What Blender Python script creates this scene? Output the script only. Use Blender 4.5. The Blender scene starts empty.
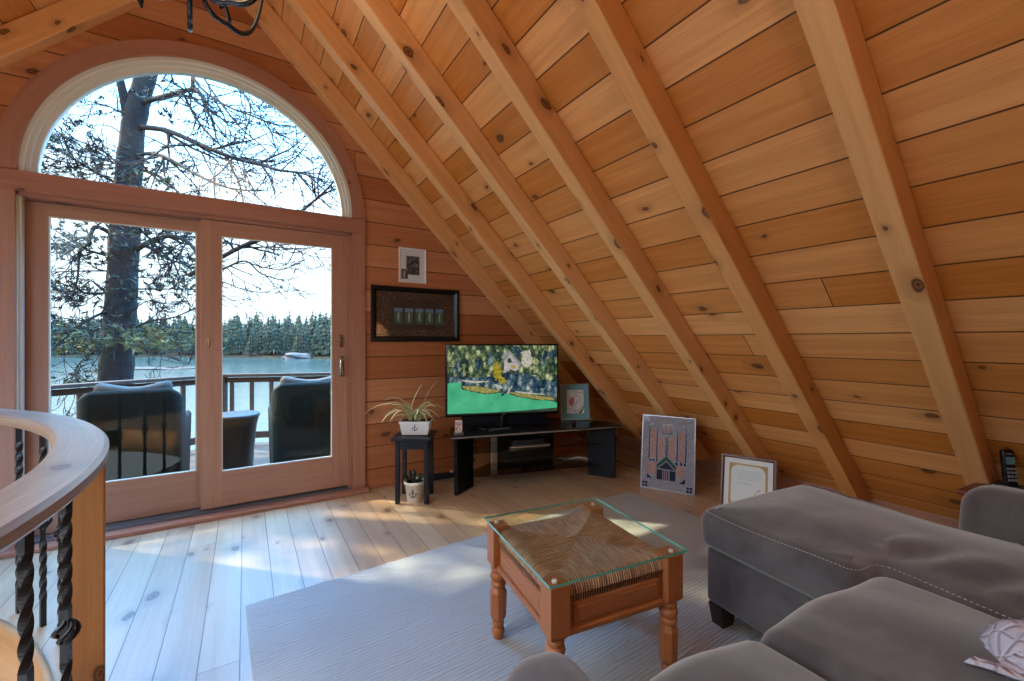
import bpy, bmesh, math, random
from mathutils import Vector, Matrix
from mathutils.geometry import tessellate_polygon
random.seed(11)
PI = math.pi
sc = bpy.context.scene
COL = sc.collection

# ------------------------------------------------------------------ materials
class NT:
    def __init__(s, name):
        s.m = bpy.data.materials.new(name); s.m.use_nodes = True
        s.t = s.m.node_tree; s.t.nodes.clear()
        s.out = s.n('ShaderNodeOutputMaterial')
    def n(s, typ, ins=None, **kw):
        nd = s.t.nodes.new(typ)
        for k, v in kw.items(): setattr(nd, k, v)
        for k, v in (ins or {}).items():
            if isinstance(v, bpy.types.NodeSocket): s.t.links.new(v, nd.inputs[k])
            else: nd.inputs[k].default_value = v
        return nd
    def m_(s, op, a, b=0.0, c=0.0):
        return s.n('ShaderNodeMath', {0: a, 1: b, 2: c}, operation=op).outputs[0]
    def mix(s, fac, a, b, mode='MIX'):
        nd = s.n('ShaderNodeMix', data_type='RGBA', blend_type=mode)
        for i, v in ((0, fac), (6, a), (7, b)):
            if isinstance(v, bpy.types.NodeSocket): s.t.links.new(v, nd.inputs[i])
            else: nd.inputs[i].default_value = v if i == 0 else c4(v)
        return nd.outputs[2]
    def ramp(s, fac, stops):
        nd = s.n('ShaderNodeValToRGB', {0: fac}); e = nd.color_ramp.elements
        while len(e) < len(stops): e.new(0.5)
        for el, (p, c) in zip(e, stops): el.position = p; el.color = c4(c)
        return nd.outputs[0]
    def sstep(s, x, a, b):
        nd = s.n('ShaderNodeMapRange', {0: x, 1: a, 2: b, 3: 0.0, 4: 1.0}, interpolation_type='SMOOTHSTEP'); return nd.outputs[0]
    def vec(s, x, y, z=0.0): return s.n('ShaderNodeCombineXYZ', {0: x, 1: y, 2: z}).outputs[0]
    def noise(s, v, scale, detail=3.0, rough=.5, dist=0.0):
        return s.n('ShaderNodeTexNoise', {'Vector': v, 'Scale': scale, 'Detail': detail, 'Roughness': rough, 'Distortion': dist}).outputs[0]
    def bsdf(s, **ins):
        b = s.n('ShaderNodeBsdfPrincipled', {k.replace('_', ' '): v for k, v in ins.items()})
        s.t.links.new(b.outputs[0], s.out.inputs[0]); return b
    def bump(s, h, strength=.3, dist=.01):
        return s.n('ShaderNodeBump', {'Height': h, 'Strength': strength, 'Distance': dist}).outputs[0]
    def uv(s):
        sp = s.n('ShaderNodeSeparateXYZ', {0: s.n('ShaderNodeTexCoord').outputs['UV']}); return sp.outputs[0], sp.outputs[1]
    def obj(s): return s.n('ShaderNodeTexCoord').outputs['Object']

def c4(c):
    c = tuple(c); return c if len(c) == 4 else c + (1.0,)
def S(r, g, b):                       # sRGB 0-255 to linear
    f = lambda x: x/12.92 if x <= .04045 else ((x+.055)/1.055)**2.4
    return (f(r/255), f(g/255), f(b/255))

def flat(name, col, rough=.5, metal=0.0, spec=.5, bump=0, bscale=200, var=0.0, vscale=6, coat=0.0):
    t = NT(name); c = c4(col)
    if var:
        n = t.noise(t.obj(), vscale, 4)
        c = t.mix(n, tuple(x*(1-var) for x in col), tuple(min(1, x*(1+var)) for x in col))
    b = t.bsdf(Base_Color=c, Roughness=rough, Metallic=metal)
    b.inputs['Specular IOR Level'].default_value = spec
    b.inputs['Coat Weight'].default_value = coat
    if bump:
        t.t.links.new(t.bump(t.noise(t.obj(), bscale, 2), bump, .002), b.inputs['Normal'])
    return t.m

def emis(name, col, s):
    t = NT(name); e = t.n('ShaderNodeEmission', {0: c4(col), 1: s}); t.t.links.new(e.outputs[0], t.out.inputs[0]); return t.m

def wood(name, light, dark, plank=0, joint=0, knots=1.0, rough=.45, spec=.4, groove=.0028, kscale=3.2, var=.22, contrast=1.0, knotcol=(.07, .022, .010), gdark=.25, coat=0.0):
    t = NT(name); u, v = t.uv()
    if plank:
        vi = t.m_('DIVIDE', v, plank); idx = t.m_('FLOOR', vi); fr = t.m_('SUBTRACT', vi, idx)
        r1 = t.n('ShaderNodeTexWhiteNoise', {'W': idx}, noise_dimensions='1D').outputs[0]
        u = t.m_('ADD', u, t.m_('MULTIPLY', r1, 13.7))
        seed = idx
        if joint:
            ju = t.m_('DIVIDE', u, joint); ji = t.m_('FLOOR', ju); jf = t.m_('SUBTRACT', ju, ji)
            seed = t.m_('ADD', idx, t.m_('MULTIPLY', ji, 57.31))
        rnd = t.n('ShaderNodeTexWhiteNoise', {'W': seed}, noise_dimensions='1D').outputs[0]
    else:
        rnd = t.n('ShaderNodeObjectInfo').outputs['Random']
    z = t.m_('MULTIPLY', rnd, 37.0)
    # knots
    wob = t.noise(t.vec(t.m_('MULTIPLY', u, 9.0), t.m_('MULTIPLY', v, 9.0), z), 1.0, 2)
    wob = t.m_('MULTIPLY', t.m_('SUBTRACT', wob, .5), .05)
    kp = t.vec(t.m_('ADD', t.m_('MULTIPLY', t.m_('ADD', u, wob), kscale*.62), z), t.m_('MULTIPLY', t.m_('ADD', v, wob), kscale))
    vo = t.n('ShaderNodeTexVoronoi', {'Vector': kp, 'Scale': 1.0, 'Randomness': 1.0}, voronoi_dimensions='2D', feature='F1')
    kd = t.m_('DIVIDE', vo.outputs['Distance'], kscale)
    sp = t.n('ShaderNodeSeparateColor', {0: vo.outputs['Color']})
    kr = t.m_('MULTIPLY', t.m_('MULTIPLY', t.m_('GREATER_THAN', sp.outputs[0], 1-.55*knots), t.m_('ADD', .35, sp.outputs[1])), .023)
    rel = t.m_('DIVIDE', kd, t.m_('ADD', kr, .0001))
    kmask = t.sstep(rel, 1.0, .55)
    khalo = t.sstep(rel, 3.0, .9)
    # grain
    vg = t.m_('ADD', v, t.m_('MULTIPLY', khalo, .012))
    g1 = t.noise(t.vec(t.m_('MULTIPLY', u, 1.1), t.m_('MULTIPLY', vg, 22.0), z), 1.0, 4, .6, .6)
    g2 = t.noise(t.vec(t.m_('MULTIPLY', u, 7.0), t.m_('MULTIPLY', vg, 260.0), z), 1.0, 2)
    g3 = t.noise(t.vec(t.m_('MULTIPLY', u, .9), t.m_('MULTIPLY', v, 2.5), z), 1.0, 2)
    g = t.m_('ADD', t.m_('MULTIPLY', g1, .7), t.m_('MULTIPLY', g2, .3))
    g = t.sstep(g, .5-.22*contrast**-1, .5+.26*contrast**-1)
    col = t.mix(g, dark, light)
    col = t.mix(t.m_('MULTIPLY', g3, .35), col, tuple(a*b for a, b in zip(light, (1.0, .86, .72))))
    # plank to plank difference
    k = t.m_('ADD', 1-var, t.m_('MULTIPLY', rnd, 2*var))
    hs = t.n('ShaderNodeHueSaturation', {'Hue': t.m_('ADD', .495, t.m_('MULTIPLY', rnd, .012)), 'Saturation': t.m_('SUBTRACT', 1.08, t.m_('MULTIPLY', rnd, .16)), 'Value': k, 'Color': col})
    col = hs.outputs[0]
    col = t.mix(t.m_('MULTIPLY', khalo, .35), col, tuple(x*.55 for x in dark))
    ring = t.m_('MULTIPLY', kmask, t.m_('ADD', .80, t.m_('MULTIPLY', t.m_('SINE', t.m_('MULTIPLY', rel, 14.0)), .18)))
    col = t.mix(ring, col, knotcol)
    h = t.m_('MULTIPLY', g, .15)
    if plank:
        e = t.m_('MULTIPLY', t.m_('MINIMUM', fr, t.m_('SUBTRACT', 1.0, fr)), plank)
        gm = t.sstep(e, groove*1.7, groove*.6)
        if joint:
            je = t.m_('MULTIPLY', t.m_('MINIMUM', jf, t.m_('SUBTRACT', 1.0, jf)), joint)
            gm = t.m_('MAXIMUM', gm, t.sstep(je, groove*1.2, groove*.4))
        col = t.mix(gm, col, tuple(x*gdark*.5 for x in dark))
        h = t.m_('SUBTRACT', h, gm)
    b = t.bsdf(Base_Color=col, Roughness=t.m_('ADD', rough, t.m_('MULTIPLY', g1, .12)))
    b.inputs['Specular IOR Level'].default_value = spec
    b.inputs['Coat Weight'].default_value = coat; b.inputs['Coat Roughness'].default_value = .3
    t.t.links.new(t.bump(h, .35, .003), b.inputs['Normal'])
    return t.m

def glassmat(name, tint=(.97, 1, .99), refl=1.0, rough=0.0):
    t = NT(name)
    fc = t.n('ShaderNodeLayerWeight', {0: .5}).outputs['Facing']
    fr = t.m_('ADD', .04, t.m_('MULTIPLY', t.m_('POWER', fc, 5.0), .96))
    tr = t.n('ShaderNodeBsdfTransparent', {0: c4(tint)}).outputs[0]
    gl = t.n('ShaderNodeBsdfGlossy', {0: (1, 1, 1, 1), 1: rough}).outputs[0]
    mx = t.n('ShaderNodeMixShader', {0: t.m_('MULTIPLY', fr, refl), 1: tr, 2: gl}).outputs[0]
    t.t.links.new(mx, t.out.inputs[0]); return t.m

def fabric(name, col, col2, scale=4, rough=.85, bump=.15, bs=900, sheen=.3):
    t = NT(name); o = t.obj()
    n = t.noise(o, scale, 5, .6, .4)
    c = t.mix(t.sstep(n, .35, .68), col, col2)
    b = t.bsdf(Base_Color=c, Roughness=rough)
    b.inputs['Sheen Weight'].default_value = sheen; b.inputs['Specular IOR Level'].default_value = .2
    h = t.m_('ADD', t.noise(o, bs, 2), t.m_('MULTIPLY', t.noise(o, 9, 3), 2.0))
    t.t.links.new(t.bump(h, bump, .004), b.inputs['Normal']); return t.m

PINE_L, PINE_D = (.66, .36, .165), (.47, .215, .075)
M = {}
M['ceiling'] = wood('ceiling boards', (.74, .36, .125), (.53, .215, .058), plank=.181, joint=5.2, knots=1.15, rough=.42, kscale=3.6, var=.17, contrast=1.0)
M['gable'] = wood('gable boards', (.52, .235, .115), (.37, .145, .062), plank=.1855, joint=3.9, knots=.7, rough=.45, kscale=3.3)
M['rafter'] = wood('rafter pine', (.75, .40, .165), (.56, .265, .09), knots=1.0, rough=.42, kscale=5.0, var=.08, contrast=.8)
M['trim'] = wood('trim pine', (.42, .225, .165), (.31, .150, .105), knots=.4, rough=.42, kscale=4.5, var=.06)
M['doorwood'] = wood('door fir', (.43, .235, .165), (.32, .155, .105), knots=.0, rough=.4, var=.05)
M['floor'] = wood('floor pine', (.52, .39, .27), (.38, .26, .16), plank=.134, joint=4.2, knots=.6, rough=.34, spec=.5, kscale=5.5, groove=.0016, var=.10, knotcol=(.12, .05, .03), gdark=.35, coat=.9)
M['rail'] = wood('handrail oak', (.42, .35, .28), (.20, .155, .12), knots=.1, rough=.36, spec=.5, var=.05, contrast=1.3, coat=.5)
M['newel'] = wood('newel pine', (.50, .25, .095), (.38, .165, .06), knots=.5, rough=.42, var=.05)
M['table'] = wood('honey maple', (.40, .155, .06), (.28, .10, .036), knots=.0, rough=.35, var=.06, coat=.15)
M['deck'] = wood('weathered deck', (.08, .058, .042), (.05, .034, .024), plank=.14, knots=.1, rough=.8, var=.2)
M['deckrail'] = wood('deck rail', (.040, .021, .012), (.024, .012, .007), knots=.0, rough=.7, var=.1)
M['cream'] = flat('cream vinyl', (.62, .63, .56), .35)
M['dgap'] = flat('dark gap', (.02, .022, .03), .6)
M['sill'] = flat('aluminium sill', (.16, .17, .19), .4, .4)
M['glass'] = glassmat('window glass', (.93, .97, .965), .55)
M['tglass'] = glassmat('clear glass', (.93, .97, .955), .9)
M['tedge'] = flat('green glass edge', (.10, .42, .37), .12, 0, .6)
M['sglass'] = glassmat('smoked glass', (.62, .66, .68), 1.2)
M['black'] = flat('black lacquer', (.008, .009, .012), .18, 0, .28)
M['satin'] = flat('satin black', (.007, .009, .014), .4, 0, .12)
M['blackm'] = flat('matt black', (.014, .016, .02), .45)
M['iron'] = flat('black iron', (.012, .013, .018), .32, .3)
M['irongloss'] = flat('polished iron', (.04, .05, .07), .18, .8)
M['silver'] = flat('brushed silver', (.52, .53, .54), .3, .9)
M['nickel'] = flat('aged nickel', (.45, .42, .37), .25, 1.0)
M['white'] = flat('white paint', (.75, .75, .74), .5)
M['screenblack'] = flat('bezel black', (.006, .006, .008), .2)
M['dkblue'] = flat('blue black paint', (.011, .015, .025), .5, spec=.25, var=.15)
M['ceramic'] = flat('white ceramic', (.72, .73, .75), .3, 0, .5)
M['soil'] = flat('soil', (.03, .02, .015), .95)
M['sofa'] = fabric('grey microfibre', (.052, .046, .048), (.100, .092, .095), 4, sheen=.5)
M['sofaseam'] = flat('pale stitching', (.5, .5, .5), .8)
M['sofaleg'] = flat('dark walnut leg', (.022, .012, .012), .4)
M['quilt'] = None
M['leaf'] = flat('stripe leaf', (.16, .26, .07), .5, var=.5, vscale=30)
M['leafpale'] = flat('pale leaf stripe', (.62, .66, .42), .5)
M['leafdark'] = flat('dark leaf', (.015, .035, .018), .5, var=.4, vscale=40)
M['bark'] = None

# rug
t = NT('woven rug'); u, v = t.uv()
ln = t.m_('ADD', v, t.m_('MULTIPLY', t.noise(t.vec(t.m_('MULTIPLY', u, 5.0), t.m_('MULTIPLY', v, 14.0)), 1.0, 3), .035))
w = t.m_('SINE', t.m_('MULTIPLY', ln, 2*PI/.017))
w = t.m_('MULTIPLY', w, t.sstep(t.noise(t.vec(t.m_('MULTIPLY', u, 9.0), t.m_('MULTIPLY', v, 30.0)), 1.0, 2), .25, .6))
fine = t.noise(t.vec(t.m_('MULTIPLY', u, 320.0), t.m_('MULTIPLY', v, 320.0)), 1.0, 2)
fac = t.m_('ADD', t.m_('MULTIPLY', w, .25), t.m_('ADD', .3, t.m_('MULTIPLY', fine, .4)))
c = t.mix(fac, (.28, .30, .315), (.47, .50, .52))
b = t.bsdf(Base_Color=c, Roughness=.95); b.inputs['Specular IOR Level'].default_value = .1
t.t.links.new(t.bump(t.m_('ADD', w, t.m_('MULTIPLY', fine, .7)), .35, .004), b.inputs['Normal']); M['rug'] = t.m
# rush seat
t = NT('woven rush'); u, v = t.uv()
vv = t.m_('ADD', v, t.m_('MULTIPLY', t.noise(t.vec(t.m_('MULTIPLY', u, 12.0), t.m_('MULTIPLY', v, 25.0)), 1.0, 2), .006))
st = t.noise(t.vec(t.m_('MULTIPLY', u, 10.0), t.m_('MULTIPLY', vv, 190.0)), 1.0, 3)
w = t.m_('SINE', t.m_('MULTIPLY', vv, 2*PI/.0095))
c = t.ramp(t.m_('ADD', t.m_('MULTIPLY', st, .85), t.m_('MULTIPLY', w, .13)), [(.25, (.09, .03, .010)), (.40, (.42, .19, .08)), (.52, (.68, .40, .22)), (.68, (.85, .68, .52))])
b = t.bsdf(Base_Color=c, Roughness=.55)
t.t.links.new(t.bump(t.m_('ADD', w, st), .9, .004), b.inputs['Normal']); b.inputs['Specular IOR Level'].default_value = .7; b.inputs['Roughness'].default_value = .38; M['rush'] = t.m
# bark
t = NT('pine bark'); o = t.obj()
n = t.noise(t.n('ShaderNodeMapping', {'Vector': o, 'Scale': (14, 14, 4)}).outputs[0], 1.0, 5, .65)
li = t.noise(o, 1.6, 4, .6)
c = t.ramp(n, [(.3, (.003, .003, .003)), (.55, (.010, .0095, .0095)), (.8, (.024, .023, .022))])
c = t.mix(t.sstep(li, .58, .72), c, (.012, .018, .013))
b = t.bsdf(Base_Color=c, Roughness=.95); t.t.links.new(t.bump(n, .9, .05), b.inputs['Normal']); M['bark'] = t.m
M['twig'] = flat('twig', (.006, .006, .006), .9)
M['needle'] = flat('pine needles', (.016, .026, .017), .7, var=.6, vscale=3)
M['needle2'] = flat('olive pine needles', (.085, .09, .03), .7, var=.5, vscale=3)  # yellowish olive needles, mostly on the low boughs
# quilt
t = NT('lavender quilt'); o = t.obj()
vo = t.n('ShaderNodeTexVoronoi', {'Vector': o, 'Scale': 26.0}, feature='DISTANCE_TO_EDGE').outputs[0]
nn = t.noise(o, 40, 3)
b = t.bsdf(Base_Color=t.mix(nn, (.40, .40, .52), (.52, .52, .62)), Roughness=.9)
t.t.links.new(t.bump(t.m_('ADD', t.sstep(vo, 0.0, .16), t.m_('MULTIPLY', nn, .4)), .6, .012), b.inputs['Normal']); M['quilt'] = t.m
# water
t = NT('lake water'); o = t.obj()
n = t.noise(t.n('ShaderNodeMapping', {'Vector': o, 'Scale': (.9, .9, 1)}).outputs[0], 1.0, 4)
big = t.noise(o, .035, 3)
b = t.bsdf(Base_Color=t.mix(t.sstep(big, .35, .65), (.026, .044, .040), (.036, .055, .048)), Roughness=.14)
b.inputs['Specular IOR Level'].default_value = .22
t.t.links.new(t.bump(n, .5, .15), b.inputs['Normal']); M['water'] = t.m
M['ground'] = flat('forest floor', (.02, .017, .008), .95, var=.5, vscale=1.5)
M['rock'] = flat('granite', (.075, .062, .055), .9, var=.35, vscale=1.2)
M['ledge'] = flat('weedy ledge', (.02, .016, .01), .9, var=.3, vscale=1.2)
M['far'] = flat('far conifer', (.020, .028, .014), .9, var=.45, vscale=.5)
M['far2'] = flat('far pale conifer', (.042, .046, .020), .9, var=.45, vscale=.5)
M['ftrunk'] = flat('far trunk', (.03, .025, .02), .9)
M['wicker'] = flat('dark wicker', (.0025, .0035, .0035), .5, bump=.5, bscale=120)
M['cover'] = flat('dark green cover', (.003, .010, .010), .6, spec=.12, var=.25, vscale=7)
M['chaircush'] = flat('grey outdoor cushion', (.05, .052, .05), .9)
M['lampshade'] = None

# ------------------------------------------------------------------ mesh builder
class MB:
    def __init__(s): s.v = []; s.f = []; s.uv = []; s.mi = []; s.sm = []
    def face(s, pts, uvs=None, mi=0, smooth=False):
        b = len(s.v); s.v.extend(tuple(p) for p in pts); s.f.append(tuple(range(b, b+len(pts))))
        s.uv.append(uvs or [(0, 0)]*len(pts)); s.mi.append(mi); s.sm.append(smooth)
    def mesh(s, vs, fs, uvs=None, mi=0, smooth=True):
        b = len(s.v); s.v.extend(tuple(p) for p in vs)
        for k, f in enumerate(fs):
            s.f.append(tuple(b+i for i in f)); s.uv.append(uvs[k] if uvs else [(vs[i][0]+vs[i][2]*.7, vs[i][1]+vs[i][2]*.4) for i in f]); s.mi.append(mi); s.sm.append(smooth)
        return s
    def box(s, c, size, mt=None, mi=0, taper=None):
        """box at centre c (own axes through matrix mt); taper=(sx,sy) scales the bottom"""
        hx, hy, hz = (x/2 for x in size); c = Vector(c)
        co = {}
        for i in (-1, 1):
            for j in (-1, 1):
                for k in (-1, 1):
                    tx, ty = (taper if taper and k < 0 else (1, 1))
                    co[(i, j, k)] = Vector((i*hx*tx, j*hy*ty, k*hz))
        L = max(range(3), key=lambda a: size[a])
        off = (random.random()*3, random.random()*3)
        for ax in range(3):
            o1, o2 = [a for a in range(3) if a != ax]
            for sgn in (-1, 1):
                q = []
                for (a, b_) in ((-1, -1), (1, -1), (1, 1), (-1, 1)):
                    k = [0, 0, 0]; k[ax] = sgn; k[o1] = a; k[o2] = b_; q.append(tuple(k))
                flip = (sgn < 0) ^ (ax == 1)
                if flip: q.reverse()
                P = [co[k] for k in q]
                ua, va = (o2, o1) if (L == o2) else (o1, o2)
                uvs = [(p[ua]+off[0]+ax*.37, p[va]+off[1]+sgn*.53+ax*.21) for p in P]
                W = [(mt @ (p + c)) if mt else p + c for p in P]
                s.face(W, uvs, mi)
        return s
    def prism(s, poly, axis, d0, d1, mi=0, uvrot=0, mt=None, uo=(0, 0), smooth=False):
        """extrude a 2-D polygon (list of (a,b)) along axis 'x','y','z' from d0 to d1"""
        def P(a, b, d):
            p = {'x': (d, a, b), 'y': (a, d, b), 'z': (a, b, d)}[axis]
            return mt @ Vector(p) if mt else Vector(p)
        cr, sr = math.cos(uvrot), math.sin(uvrot)
        UV = lambda a, b: (a*cr+b*sr+uo[0], -a*sr+b*cr+uo[1])
        s.face([P(a, b, d0) for a, b in poly], [UV(a, b) for a, b in poly], mi)
        s.face([P(a, b, d1) for a, b in reversed(poly)], [UV(a, b) for a, b in reversed(poly)], mi)
        n = len(poly)
        for i in range(n):
            (a, b), (c, d) = poly[i], poly[(i+1) % n]
            ua, ub = UV(a, b), UV(c, d)
            along = math.hypot(c-a, d-b)
            if abs(ub[0]-ua[0]) >= abs(ub[1]-ua[1]): uvs = [(ua[0], 5+d0), (ub[0], 5+d0), (ub[0], 5+d1), (ua[0], 5+d1)]
            else: uvs = [(d0, ua[1]), (d0, ub[1]), (d1, ub[1]), (d1, ua[1])]
            s.face([P(a, b, d0), P(c, d, d0), P(c, d, d1), P(a, b, d1)], uvs, mi, smooth)
        return s
    def tube(s, pts, r, n=8, mi=0, caps=True, twist=0.0, square=False):
        pts = [Vector(p) for p in pts]
        if not hasattr(r, '__len__'): r = [r]*len(pts)
        b = len(s.v); up = Vector((0, 0, 1)); prev = None; L = 0
        us = []
        for i, p in enumerate(pts):
            d = (pts[min(i+1, len(pts)-1)] - pts[max(i-1, 0)])
            d = d.normalized() if d.length > 1e-9 else Vector((0, 0, 1))
            if prev is None:
                a = d.cross(up); a = a.normalized() if a.length > 1e-3 else Vector((1, 0, 0))
            else:
                a = prev - d*prev.dot(d); a = a.normalized() if a.length > 1e-6 else d.orthogonal().normalized()
            prev = a; c = d.cross(a)
            if i: L += (pts[i]-pts[i-1]).length
            us.append(L)
            for k in range(n):
                th = 2*PI*k/n + twist*i + (PI/4 if square else 0)
                s.v.append(tuple(p + (a*math.cos(th) + c*math.sin(th))*r[i]))
        for i in range(len(pts)-1):
            for k in range(n):
                k2 = (k+1) % n
                s.f.append((b+i*n+k, b+i*n+k2, b+(i+1)*n+k2, b+(i+1)*n+k))
                v0, v1 = k*r[i]*2*PI/n, (k+1)*r[i]*2*PI/n
                s.uv.append([(us[i], v0), (us[i], v1), (us[i+1], v1), (us[i+1], v0)]); s.mi.append(mi); s.sm.append(not square)
        if caps:
            for i, rev in ((0, True), (len(pts)-1, False)):
                f = [b+i*n+k for k in range(n)]
                if rev: f.reverse()
                s.f.append(tuple(f)); s.uv.append([(0, 0)]*n); s.mi.append(mi); s.sm.append(False)
        return s
    def lathe(s, prof, c=(0, 0, 0), n=24, mi=0, smooth=True, rot=0.0, mt=None):
        b = len(s.v); c = Vector(c)
        for (r, z) in prof:
            for k in range(n):
                th = 2*PI*k/n + rot; p = c + Vector((r*math.cos(th), r*math.sin(th), z)); s.v.append(tuple(mt @ p if mt else p))
        for i in range(len(prof)-1):
            for k in range(n):
                k2 = (k+1) % n; s.f.append((b+i*n+k, b+i*n+k2, b+(i+1)*n+k2, b+(i+1)*n+k))
                z0, z1 = prof[i][1], prof[i+1][1]; a0, a1 = k*.25/n, (k+1)*.25/n
                s.uv.append([(z0, a0), (z0, a1), (z1, a1), (z1, a0)]); s.mi.append(mi); s.sm.append(smooth)
        for i, rev in ((0, True), (len(prof)-1, False)):
            if prof[i][0] > 1e-4:
                f = [b+i*n+k for k in range(n)]
                if rev: f.reverse()
                s.f.append(tuple(f)); s.uv.append([(0, 0)]*n); s.mi.append(mi); s.sm.append(False)
        return s
    def build(s, name, mats, parent=None, bevel=0, bseg=2, smooth=None, loc=None):
        me = bpy.data.meshes.new(name)
        vs = s.v
        if loc is not None: vs = [(x-loc[0], y-loc[1], z-loc[2]) for x, y, z in vs]
        me.from_pydata(vs, [], s.f)
        uvl = me.uv_layers.new(name='UVMap'); i = 0
        for p, u in zip(me.polygons, s.uv):
            for k in range(p.loop_total): uvl.data[p.loop_start+k].uv = u[k]
        for m in (mats if isinstance(mats, (list, tuple)) else [mats]): me.materials.append(m)
        for p, m_, q in zip(me.polygons, s.mi, s.sm):
            p.material_index = m_; p.use_smooth = q if smooth is None else smooth
        bm = bmesh.new(); bm.from_mesh(me)
        bmesh.ops.remove_doubles(bm, verts=bm.verts, dist=1e-5)
        bmesh.ops.recalc_face_normals(bm, faces=bm.faces); bm.to_mesh(me); bm.free()
        o = bpy.data.objects.new(name, me); COL.objects.link(o)
        if loc is not None: o.location = loc
        if parent: o.parent = parent
        if bevel:
            md = o.modifiers.new('bevel', 'BEVEL'); md.width = bevel; md.segments = bseg; md.limit_method = 'ANGLE'; md.angle_limit = .6
            md.harden_normals = False
        return o

def prop(o, label=None, cat=None, group=None, kind=None):
    if label: o['label'] = label
    if cat: o['category'] = cat
    if group: o['group'] = group
    if kind: o['kind'] = kind
    return o
def thing(name, label, cat, loc=(0, 0, 0), rz=0.0, group=None):
    e = bpy.data.objects.new(name, None); COL.objects.link(e); e.location = loc; e.rotation_euler = (0, 0, rz); e.empty_display_size = .1
    return prop(e, label, cat, group)
def struct(o, label=None, cat=None): return prop(o, label, cat, None, 'structure')

def rbox(mb, lo, hi, r, seg=4, n=(6, 6, 3), bulge=(0, 0, 0), mi=0, mt=None, fn=None):
    """rounded soft box: lo/hi corners, edge radius r, bulge pushes each face pair outwards in its middle"""
    lo, hi = Vector(lo), Vector(hi); ce = (lo+hi)/2; h = (hi-lo)/2
    r = min(r, *(x*.999 for x in h))
    def axis(hx, k):
        inner = hx-r
        a = [-hx + r*(1-math.cos(i/seg*PI/2)) for i in range(seg)]
        m = [-inner + 2*inner*i/k for i in range(k+1)]
        return a + m + [-x for x in reversed(a)]
    ax = [axis(h[i], n[i]) for i in range(3)]
    idx = {}; vs = []; fs = []
    def V(i, j, k):
        key = (i, j, k)
        if key not in idx:
            p = Vector((ax[0][i], ax[1][j], ax[2][k]))
            q = Vector([max(-h[a]+r, min(h[a]-r, p[a])) for a in range(3)])
            d = p-q
            if d.length > 1e-9:
                # project to the rounded surface
                d = d / max(abs(d[0]), abs(d[1]), abs(d[2])) if False else d
                p = q + d.normalized()*r
            f = [1-(p[a]/h[a])**2 for a in range(3)]
            for a in range(3):
                o1, o2 = [b for b in range(3) if b != a]
                p[a] += bulge[a]*max(0, f[o1])*max(0, f[o2])*(p[a]/h[a])
            if fn: p = fn(p, h)
            p = p + ce
            idx[key] = len(vs); vs.append(mt @ p if mt else p)
        return idx[key]
    N = [len(a)-1 for a in ax]
    for a in range(3):
        o1, o2 = [b for b in range(3) if b != a]
        for side in (0, N[a]):
            for i in range(N[o1]):
                for j in range(N[o2]):
                    q = []
                    for (x, y) in ((i, j), (i+1, j), (i+1, j+1), (i, j+1)):
                        k = [0, 0, 0]; k[a] = side; k[o1] = x; k[o2] = y; q.append(V(*k))
                    if (side == 0) ^ (a == 1): q.reverse()
                    fs.append(q)
    mb.mesh(vs, fs, None, mi, True)
    return mb

# camera frame (for converting measured bearings + distance to world points)
FOC, TH, CH = 430.0, math.radians(31.8), 1.23
sT, cT = math.sin(TH), math.cos(TH)
def at(px, py, d):
    u = (px-512)/FOC
    return Vector((d*(sT+cT*u), d*(cT-sT*u), CH+d*(341-py)/FOC))

# ------------------------------------------------------------------ room shell
GY = 3.63                    # inner face of the gable wall
RX = -.18                    # ridge x
CB, CU = 3.79, 3.60          # right roof: x+z of boards / rafter undersides
LB, LU = 4.15, 3.96          # left roof: z-x
BY = -3.2
AC, AZ = (-.195), 2.215      # arch centre
def arc(r, a0=0.0, a1=PI, n=48, c=(AC, AZ)):
    return [(c[0]+r*math.cos(a0+(a1-a0)*i/n), c[1]+r*math.sin(a0+(a1-a0)*i/n)) for i in range(n+1)]

def holed(mb, outer, holes, fn, uvf, mi=0):
    loops = [outer]+holes; flatp = [p for l in loops for p in l]
    tris = tessellate_polygon([[Vector((a, b, 0)) for a, b in l] for l in loops])
    for tr in tris: mb.face([fn(*flatp[i]) for i in tr], [uvf(*flatp[i]) for i in tr], mi)

# gable wall with the door-and-arch opening
hole = [(-1.15, .0), (.745, .0), (.745, AZ)] + arc(.94) + [(-1.15, AZ)]
hole = [(-1.15, .004), (.745, .004)] + [(AC+.94*math.cos(PI*i/48), AZ+.94*math.sin(PI*i/48)) for i in range(49)]
outer = [(-4.25, -.3), (3.95, -.3), (3.89, 0.0), (RX, 4.0), (-4.2, 0.0)]
mb = MB()
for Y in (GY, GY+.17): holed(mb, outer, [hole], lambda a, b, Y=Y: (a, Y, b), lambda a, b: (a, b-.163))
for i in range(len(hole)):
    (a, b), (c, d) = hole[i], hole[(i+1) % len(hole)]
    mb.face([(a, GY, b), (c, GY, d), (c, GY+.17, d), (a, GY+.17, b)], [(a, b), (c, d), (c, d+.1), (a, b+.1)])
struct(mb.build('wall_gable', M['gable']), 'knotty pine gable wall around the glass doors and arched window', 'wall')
mb = MB()
mb.prism([(-4.25, -.3), (3.95, -.3), (3.89, 0), (RX, 4.0), (-4.2, 0)], 'y', BY-.1, BY)
struct(mb.build('wall_back', M['gable']))
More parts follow.
